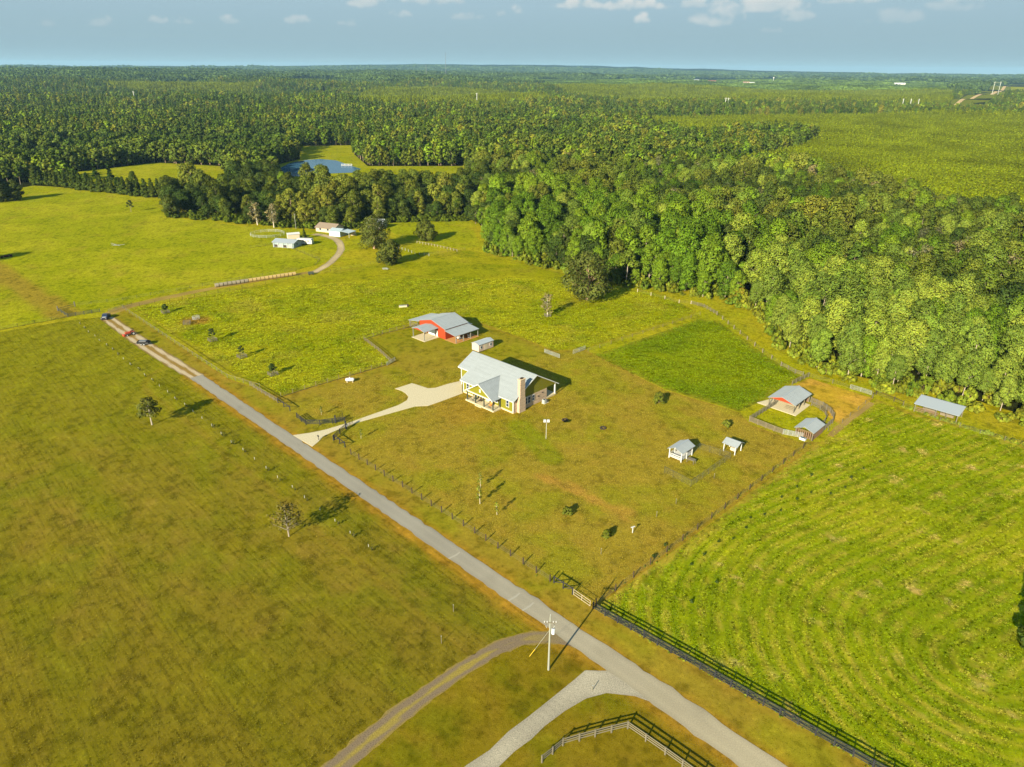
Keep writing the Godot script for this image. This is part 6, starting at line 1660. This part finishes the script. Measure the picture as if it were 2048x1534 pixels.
func cow(at: Vector3, turn: float, label: String) -> void:
	var t := thing("cow", label, "cow", at, turn, "cattle lying in the meadow")
	var st := SurfaceTool.new()
	st.begin(Mesh.PRIMITIVE_TRIANGLES)
	st.set_smooth_group(0)
	# one continuous body: rings along the spine, lying with folded legs
	var rings := [[-1.15, 0.45, 0.06, 0.06], [-1.05, 0.48, 0.3, 0.34], [-0.6, 0.5, 0.42, 0.48], [0.0, 0.5, 0.46, 0.5], [0.5, 0.55, 0.4, 0.5], [0.8, 0.75, 0.24, 0.34], [1.05, 1.0, 0.17, 0.22], [1.2, 1.08, 0.16, 0.18], [1.5, 0.98, 0.11, 0.12], [1.6, 0.95, 0.04, 0.05]]
	for i in rings.size() - 1:
		for k in 12:
			var f := func(r: Array, j: int) -> Vector3: return Vector3(cos(TAU * j / 12) * r[2], maxf(0.02, r[1] + sin(TAU * j / 12) * r[3]), r[0])
			quad(st, f.call(rings[i], k), f.call(rings[i], k + 1), f.call(rings[i + 1], k + 1), f.call(rings[i + 1], k))
	for s in [-1, 1]:
		add_tube(st, Vector3(s * 0.3, 0.2, 0.6), Vector3(s * 0.42, 0.1, 1.05), 0.11, 0.07, 6)
		add_tube(st, Vector3(s * 0.42, 0.1, 1.05), Vector3(s * 0.3, 0.07, 0.65), 0.07, 0.05, 6)
		add_tube(st, Vector3(s * 0.4, 0.25, -0.7), Vector3(s * 0.55, 0.1, -0.2), 0.15, 0.08, 6)
		add_tube(st, Vector3(s * 0.55, 0.1, -0.2), Vector3(s * 0.5, 0.07, -0.6), 0.07, 0.05, 6)
		add_tube(st, Vector3(s * 0.12, 1.16, 1.18), Vector3(s * 0.32, 1.2, 1.14), 0.06, 0.03, 5)
	st.generate_normals()
	part("body", st.commit(), M.cow, t)

# ---------------------------------------------------------------- far homestead, pylons, far buildings
func gabled(t: Node3D, lx: float, lz: float, eave: float, peak: float, wall: Material, roof: Material, over := 0.4) -> void:
	# centred on the thing, ridge along x
	var k := (peak - eave) / (lz * 0.5)
	part("wall", prism_mesh(PackedVector2Array([Vector2(-lz / 2, 0), Vector2(lz / 2, 0), Vector2(lz / 2, eave), Vector2(0, peak), Vector2(-lz / 2, eave)]), lx / 2, -lx / 2), wall, t, Transform3D(Basis(Vector3.UP, PI / 2), Vector3.ZERO))
	for s in [1.0, -1.0]:
		part("roof", roof_mesh(Vector3(-lx / 2 - over, peak + 0.14, 0), Vector3(lx / 2 + over, peak + 0.14, 0), Vector3(lx / 2 + over, eave + 0.14 - k * over, s * (lz / 2 + over)), Vector3(-lx / 2 - over, eave + 0.14 - k * over, s * (lz / 2 + over)), 0.12, 0.9), roof, t)

func between(called: String, label: String, category: String, a: Vector3, b: Vector3, depth: float) -> Node3D:
	# a thing whose front runs from a to b (left to right), centred, x along the front
	var d := b - a
	var turn := atan2(-d.z, d.x)
	var back := Vector3(0, 0, -depth * 0.5).rotated(Vector3.UP, turn)
	return thing(called, label, category, (a + b) * 0.5 + back, turn)

func make_homestead() -> void:
	var a := between("barn", "blue-grey barn with an open front at the far homestead", "barn", Vector3(-121.34, 0, -356.08), Vector3(-109.89, 0, -353.15), 8.0)
	gabled(a, 11.4, 7.6, 2.6, 3.6, M.blue_grey, M.old_roof, 0.6)
	for i in 4: box("stall_front", a, M.cream if i % 2 else M.brown, Vector3(-4.2 + i * 2.5, 0.8, 3.86), Vector3(1.7, 1.2, 0.08))
	for i in 5: box("post", a, M.white, Vector3(-5.4 + i * 2.6, 1.25, 4.3), Vector3(0.16, 2.5, 0.16))
	box("window", a, M.glass, Vector3(5.74, 1.6, 0.5), Vector3(0.08, 0.9, 0.8))
	var rv := between("caravan", "white camper trailer behind the blue-grey barn", "caravan", Vector3(-110.87, 0, -362.02), Vector3(-103.19, 0, -361.14), 2.6)
	part("body", prism_mesh(PackedVector2Array([Vector2(-4, 0.5), Vector2(4, 0.5), Vector2(4.1, 2.2), Vector2(3.7, 3.0), Vector2(-3.8, 3.0), Vector2(-4.1, 2.2)]), 1.25, -1.25), M.white, rv)
	for x in [-2.6, -0.4, 2.2]: box("window", rv, M.glass, Vector3(x, 2.0, 1.26), Vector3(0.9, 0.6, 0.06))
	box("door", rv, M.cream, Vector3(0.9, 1.5, 1.26), Vector3(0.7, 1.8, 0.06))
	for z in [-1.1, 1.1]:
		for x in [-0.5, 0.4]: part("wheel", unit_post, M.rubber, rv, Transform3D(Basis(Vector3.RIGHT, PI / 2) * Basis.from_scale(Vector3(0.7, 0.24, 0.7)), Vector3(x, 0.35, z)))
	var sh := between("storage_shed", "small pale shed behind the white camper trailer", "shed", Vector3(-118.82, 0, -373.47), Vector3(-113.20, 0, -376.08), 4.0)
	gabled(sh, 6.0, 4.0, 2.5, 3.0, M.cream, M.white, 0.3)
	var br := between("farmhouse", "low brown-roofed farmhouse under the trees of the far homestead", "house", Vector3(-108.19, 0, -394.07), Vector3(-99.57, 0, -390.42), 9.0)
	gabled(br, 12.0, 9.0, 2.4, 4.2, M.cream, M.brown_roof, 0.6)
	for x in [-3.0, 2.0]: box("window", br, M.glass, Vector3(x, 1.5, 4.52), Vector3(1.2, 1.0, 0.06))
	var lb := between("metal_shed", "light blue metal shed with a wide lean-to at the far homestead", "shed", Vector3(-98.85, 0, -382.76), Vector3(-93.20, 0, -380.45), 7.0)
	gabled(lb, 7.0, 7.0, 2.8, 3.8, mat(0.33, 0.42, 0.46, 0.5), mat(0.3, 0.37, 0.4, 0.5), 0.2)
	part("lean_to", roof_mesh(Vector3(3.7, 3.2, -3.4), Vector3(3.7, 3.2, 3.4), Vector3(9.2, 2.6, 3.4), Vector3(9.2, 2.6, -3.4)), mat(0.26, 0.32, 0.35, 0.5), lb)
	for z in [-3.2, 3.2]: box("post", lb, M.galv, Vector3(9.0, 1.3, z), Vector3(0.16, 2.6, 0.16))
	var wt := thing("water_tank", "rounded cream water tank beside the light blue shed", "tank", Vector3(-87.04, 0, -385.70))
	part("tank", unit_post, M.cream, wt, Transform3D(Basis.from_scale(Vector3(2.6, 2.2, 2.6)), Vector3(0, 1.1, 0)))
	part("lid", unit_post, M.white, wt, Transform3D(Basis.from_scale(Vector3(1.0, 0.3, 1.0)), Vector3(0, 2.3, 0)))
	var hs := between("farmhouse", "pale grey house half hidden behind the larger oak", "house", Vector3(-81.60, 0, -403.13), Vector3(-74.61, 0, -402.00), 8.0)
	gabled(hs, 9.0, 8.0, 3.0, 4.8, M.white, M.roof)
	box("window", hs, M.glass, Vector3(2.0, 1.6, 4.02), Vector3(1.2, 1.0, 0.06))
	var bn := between("hay_barn", "long metal-roofed barn half buried in the trees below the pond", "barn", Vector3(-198.94, 0, -510.65), Vector3(-178.11, 0, -509.43), 10.0)
	gabled(bn, 22.0, 10.0, 5.5, 7.5, M.grey_wood, mat(0.45, 0.52, 0.58, 0.4), 0.5)
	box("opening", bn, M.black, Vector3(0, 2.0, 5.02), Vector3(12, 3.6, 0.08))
	var cb := between("cabin", "brown-grey roofed cabin beside the pond", "house", Vector3(-146.68, 0, -560.08), Vector3(-137.36, 0, -557.99), 8.0)
	gabled(cb, 10.0, 8.0, 3.0, 5.0, M.cream, M.brown_roof)
	tree("garden_bush", shapes.hedge1, Vector3(-110.51, 0, -374.95), 0.45, 0.0, M.leaf2, "round dark green bush between the camper trailer and the pale shed")
	var pole := thing("yard_pole", "thin grey pole beside the far homestead trees", "utility pole", Vector3(-122.14, 0, -400.31))
	rod("shaft", pole, M.pole, Vector3.ZERO, Vector3(0, 8.5, 0), 0.14)
	beam("arm", pole, M.grey_wood, Vector3(-0.8, 8.2, 0), Vector3(0.8, 8.2, 0), 0.1, 0.12)
	fence("picket_fence", "row of white posts fencing the yard behind the rounded oak", PackedVector2Array([Vector2(-49.96, -367.46), Vector2(-38.43, -358.73), Vector2(-27.81, -349.30)]), 2.2, M.cream, 1.2, 0.17, [0.9], M.grey_wood, [], "", 0.12)
	fence("picket_fence", "short row of white posts between the two lone oaks", PackedVector2Array([Vector2(-57.45, -354.82), Vector2(-47.93, -343.46), Vector2(-40.66, -339.61)]), 3.0, M.galv, 1.2, 0.18, [], null, [0.5, 1.0])
	var pen := PackedVector2Array()
	for k in 15: pen.append(Vector2(-133.03, -384.12) + Vector2(cos(TAU * k / 14), sin(TAU * k / 14)) * Vector2(9.0, 8.0))
	fence("round_pen", "round green panel pen beside the white-limbed trees", pen, 4.0, M.galv, 1.5, 0.09, [0.4, 0.8, 1.2, 1.5], M.galv, [], "", 0.06)
	fence("wire_fence", "wire fence before the blue-grey barn", PackedVector2Array([Vector2(-132.10, -353.54), Vector2(-120.19, -364.01), Vector2(-91.11, -330.21), Vector2(-91.06, -320.84)]), 4.0, M.brown, 1.2, 0.1, [0.15], M.brown, [0.6, 1.1], "", 0.1)
	for q in [[Vector3(-57.81, 0, -314.63), "flat pale rock beside the rounded oak", 1.3]]:
		var t := thing("rock", q[1], "rock", q[0])
		box("stone", t, M.pole, Vector3(0, 0.25, 0), Vector3(2.2, 0.5, 1.5), 0.4)
		box("stone", t, M.pole, Vector3(1.3, 0.18, 0.3), Vector3(1.0, 0.36, 0.8), 1.0)
	var fd := thing("feeder_cart", "small dark cart beside the end of the hay bale row", "cart", Vector3(-88.59, 0, -304.36), 0.3)
	box("tub", fd, M.post_green, Vector3(0, 0.8, 0), Vector3(2.4, 0.8, 1.2))
	for x in [-0.8, 0.8]:
		for z in [-0.65, 0.65]: part("wheel", unit_post, M.rubber, fd, Transform3D(Basis(Vector3.RIGHT, PI / 2) * Basis.from_scale(Vector3(0.6, 0.2, 0.6)), Vector3(x, 0.3, z)))
	var dock := thing("dock", "white pontoon dock at the right bank of the pond", "dock", Vector3(-155.13, 0, -686.70))
	box("deck", dock, M.white, Vector3(0, 0.5, 0), Vector3(10, 0.3, 4))
	for x in [-4.8, -1.6, 1.6, 4.8]: box("post", dock, M.white, Vector3(x, 0.9, 1.7), Vector3(0.25, 1.8, 0.25))
	beam("rail", dock, M.white, Vector3(-4.8, 1.7, 1.7), Vector3(4.8, 1.7, 1.7), 0.15, 0.15)

func pylon(label: String, at: Vector3, h: float, legs: Array, group: String) -> void:
	var g := Vector3(at.x, land(at.x, at.z), at.z)
	var t := thing("power_pylon", label, "pylon", g, -0.5, group)
	for x in legs: rod("pole", t, M.white, Vector3(x, 0, 0), Vector3(x, h, 0), 0.6)
	if legs.size() != 3: beam("crossarm", t, M.pole, Vector3(legs[0] - 4.0, h * 0.93, 0), Vector3(legs[-1] + 4.0, h * 0.93, 0), 0.5, 0.6)
	else:
		for x in legs: beam("crossarm", t, M.pole, Vector3(x - 2.0, h * 0.92, 0), Vector3(x + 2.0, h * 0.92, 0), 0.4, 0.4)
	if legs.size() == 2: beam("brace", t, M.pole, Vector3(legs[0], h * 0.85, 0), Vector3(legs[1], h * 0.6, 0), 0.3, 0.3)

func make_distance() -> void:
	var G_ := "power line pylons over the far woods"
	pylon("white H-frame pylon beside the far yellow field", Vector3(1726.63, 0, -2758.50), 48, [-9, 9], G_)
	pylon("three bare power poles standing side by side before the pine plantation", Vector3(922.79, 0, -1778.29), 29, [-16, 0, 16], G_)
	pylon("small double power pole in the middle of the far woods", Vector3(490.94, 0, -1762.48), 23, [-3, 3], G_)
	pylon("single power pole before the light plantation at mid distance", Vector3(-86.11, 0, -1770.53), 29, [0], G_)
	pylon("single power pole over the woods at the far left", Vector3(-846.81, 0, -1703.64), 30, [0], G_)
	var mast_group := "radio masts on the horizon"
	for q in [[Vector3(-848.45, 0, -7476.14), 5200.0, 75.0, "shorter thin radio mast on the horizon"], [Vector3(-670.09, 0, -7592.34), 5200.0, 150.0, "taller thin radio mast on the horizon"]]:
		var d: Vector3 = (q[0] as Vector3).normalized() * float(q[1])
		var t := thing("radio_mast", q[3], "mast", Vector3(d.x, land(d.x, d.z), d.z), 0.0, mast_group)
		rod("mast", t, M.steel, Vector3.ZERO, Vector3(0, q[2], 0), 1.3)
		rod("antenna", t, M.steel, Vector3(0, q[2], 0), Vector3(0, q[2] + 8, 0), 0.8)
	var wt: Vector3 = (Vector3(2661.40, 0, -7938.13)).normalized() * 5600.0
	var tower := thing("water_tower", "tiny white water tower on the right horizon", "water tower", Vector3(wt.x, land(wt.x, wt.z), wt.z))
	rod("stem", tower, M.galv, Vector3.ZERO, Vector3(0, 30, 0), 1.8)
	part("bowl", unit_post, M.white, tower, Transform3D(Basis.from_scale(Vector3(9, 7, 9)), Vector3(0, 33, 0)))
	var far := [["long low white building left of the red roofs far away", Vector3(1516.93, 0, -6428.53), 34.0, 14.0, 7.0, "white", "roof"], ["larger far building with a red roof", Vector3(1663.24, 0, -6496.59), 50.0, 20.0, 6.0, "cream", "red"], ["smaller far building with a red roof", Vector3(2000.24, 0, -6653.37), 40.0, 18.0, 6.0, "cream", "red"], ["tiny white building under the right horizon", Vector3(2884.94, 0, -9370.28), 30.0, 16.0, 6.0, "white", "white"], ["far white building at the right horizon", Vector3(4168.24, 0, -8346.78), 60.0, 20.0, 6.0, "white", "white"], ["far white house in a clearing left of the light plantation", Vector3(-969.18, 0, -3964.54), 28.0, 14.0, 6.0, "white", "roof"], ["tiny white house on the left wooded slope", Vector3(-2606.63, 0, -5986.24), 26.0, 14.0, 6.0, "white", "white"], ["tiny pale house on the wooded horizon", Vector3(-4170.38, 0, -12459.71), 36.0, 16.0, 7.0, "white", "roof"]]
	for f in far:
		var p: Vector3 = f[1]
		if p.length() > 5200: p = p.normalized() * 5200.0
		var t := thing("distant_building", f[0], "building", Vector3(p.x, land(p.x, p.z) + 9.0, p.z), rng.randf_range(-0.3, 0.3))
		box("foundation", t, M.cream, Vector3(0, -5, 0), Vector3(f[2], 10, f[3]))
		gabled(t, f[2], f[3], f[4], f[4] * 1.6, M[f[5]], M[f[6]] if f[6] != "red" else mat(0.22, 0.08, 0.055), 1.0)
		for k in 3: box("window", t, M.glass, Vector3((k - 1) * f[2] * 0.3, f[4] * 0.5, f[3] * 0.5 + 0.1), Vector3(f[2] * 0.1, f[4] * 0.35, 0.2))

func make_undergrowth() -> void:
	# low bushes along the foot of the wood, and weeds along the fences
	var edge := PackedVector2Array([Vector2(-16.3, -359.4), Vector2(-10.0, -344.6), Vector2(8.0, -325.6), Vector2(23.2, -309.1), Vector2(37.5, -297.3), Vector2(49.2, -289.1), Vector2(62.7, -282.9), Vector2(81.4, -268.2), Vector2(90.2, -258.3), Vector2(90.5, -233.6), Vector2(86.9, -219.4), Vector2(90.2, -205.9), Vector2(96.8, -192.7), Vector2(104.9, -184.6), Vector2(113.3, -181.7), Vector2(123.6, -172.9), Vector2(131.7, -163.0), Vector2(148.2, -143.6)])
	var low := PackedFloat32Array()
	var bush := tree_shape(990, 2.4, 1.6, 0.05, 12, 480, 0.34, "round", Color(0.1, 0.14, 0.014), 0.3, Color(0.15, 0.1, 0.06), 0.05)
	for i in edge.size() - 1:
		var n := int(edge[i].distance_to(edge[i + 1]) * 1.3)
		for k in n:
			var p := edge[i].lerp(edge[i + 1], rng.randf())
			var d := (edge[i + 1] - edge[i]).normalized()
			p += Vector2(d.y, -d.x) * rng.randf_range(-1.5, 10.0) * (1.0 if rng.randf() < 0.9 else 1.6)
			var s := rng.randf_range(0.35, 1.3)
			var g := rng.randf_range(0.75, 1.35)
			place(low, v3(p), s, s * rng.randf_range(0.8, 1.8), rng.randf() * TAU, Color(g * rng.randf_range(0.9, 1.3), g, g))
	var line := PackedVector2Array([Vector2(-210.3, -432.4), Vector2(-132.3, -404.1), Vector2(-94.2, -398.6), Vector2(-75.2, -419.1), Vector2(-24.3, -427.0)])
	for i in line.size() - 1:
		for k in 90:
			var p := line[i].lerp(line[i + 1], rng.randf()) + Vector2(rng.randf_range(-3, 3), rng.randf_range(-14, 0))
			var s := rng.randf_range(0.5, 1.6)
			var g := rng.randf_range(0.5, 0.9)
			place(low, v3(p), s, s, rng.randf() * TAU, Color(g, g, g))
	# tall weeds left standing under the fences
	for q in [[Vector2(14.43, -94.19), Vector2(48.14, -64.15), 170, 0.09, 1.2], [Vector2(14.79, -95.17), Vector2(73.80, -153.83), 70, 0.08, 1.3], [Vector2(106.01, -173.83), Vector2(125.33, -151.08), 130, 0.24, 1.1], [Vector2(-37.64, -145.51), Vector2(6.99, -100.87), 50, 0.06, 1.2], [Vector2(-43.08, -151.79), Vector2(-39.54, -148.85), 8, 0.08, 1.2]]:
		for k in q[2]:
			var p: Vector2 = (q[0] as Vector2).lerp(q[1], rng.randf()) + Vector2(rng.randfn(), rng.randfn()) * 0.3
			var s: float = q[3] * rng.randf_range(0.5, 1.5)
			var g: float = q[4] * rng.randf_range(0.7, 1.4)
			place(low, v3(p), s, s * rng.randf_range(0.7, 1.5), rng.randf() * TAU, Color(g * rng.randf_range(0.95, 1.4), g, g))
	var under := scatter("undergrowth", self, bush.all, M.leaf0, low)
	tag(under, "bushes and tall weeds along the foot of the woods", "undergrowth", "", "stuff")

# ---------------------------------------------------------------- the scene
const SKY_POWER := 0.395

func _ready() -> void:
	rng.seed = 20240
	nz.seed = 4
	nz.frequency = 0.02
	nz.fractal_octaves = 3
	nz2.seed = 8
	nz2.frequency = 0.02
	nz2.fractal_octaves = 4
	var cam := Camera3D.new()
	cam.name = "camera"
	cam.position = Vector3(0, 83, 0)
	cam.rotation_degrees = Vector3(-23.86, 0, 0.42)
	cam.fov = 56.73
	cam.near = 0.5
	cam.far = 40000
	add_child(cam)
	cam.current = true
	var env := Environment.new()
	env.background_mode = Environment.BG_SKY
	env.sky = make_sky()
	env.ambient_light_source = Environment.AMBIENT_SOURCE_SKY
	env.tonemap_mode = Environment.TONE_MAPPER_LINEAR
	env.tonemap_exposure = 2.6
	env.sdfgi_enabled = true
	env.ssao_enabled = true
	env.ssil_enabled = true
	env.fog_enabled = true
	env.fog_density = 0.000035
	env.fog_light_color = Color(0.62, 0.82, 0.95)
	var we := WorldEnvironment.new()
	we.name = "world_environment"
	we.environment = env
	add_child(we)
	var sun := DirectionalLight3D.new()
	sun.name = "sun"
	sun.light_color = Color(1.0, 0.95, 0.84)
	sun.light_energy = 1.6
	sun.light_angular_distance = 0.53
	sun.shadow_enabled = true
	add_child(sun)
	sun.look_at_from_position(Vector3.ZERO, Vector3(0.477, -0.391, -0.787))
	unit_post = CylinderMesh.new()
	unit_post.top_radius = 0.5
	unit_post.bottom_radius = 0.5
	unit_post.height = 1
	unit_post.radial_segments = 8
	unit_post.rings = 1
	unit_rod = CylinderMesh.new()
	unit_rod.top_radius = 0.5
	unit_rod.bottom_radius = 0.5
	unit_rod.height = 1
	unit_rod.radial_segments = 6
	unit_rod.rings = 1
	lane_mid = PackedVector2Array([Vector2(-92.65, -191.05), Vector2(47.72, -49.16)])
	M.water = mat(0.035, 0.095, 0.15, 0.1)
	M.water.metallic_specular = 0.1
	make_materials()
	make_ground()
	make_roads()
	make_shapes()
	make_woods()
	make_house()
	make_barn()
	make_corral()
	make_fences()
	make_pole()
	make_field_things()
	make_homestead()
	make_distance()
	make_undergrowth()
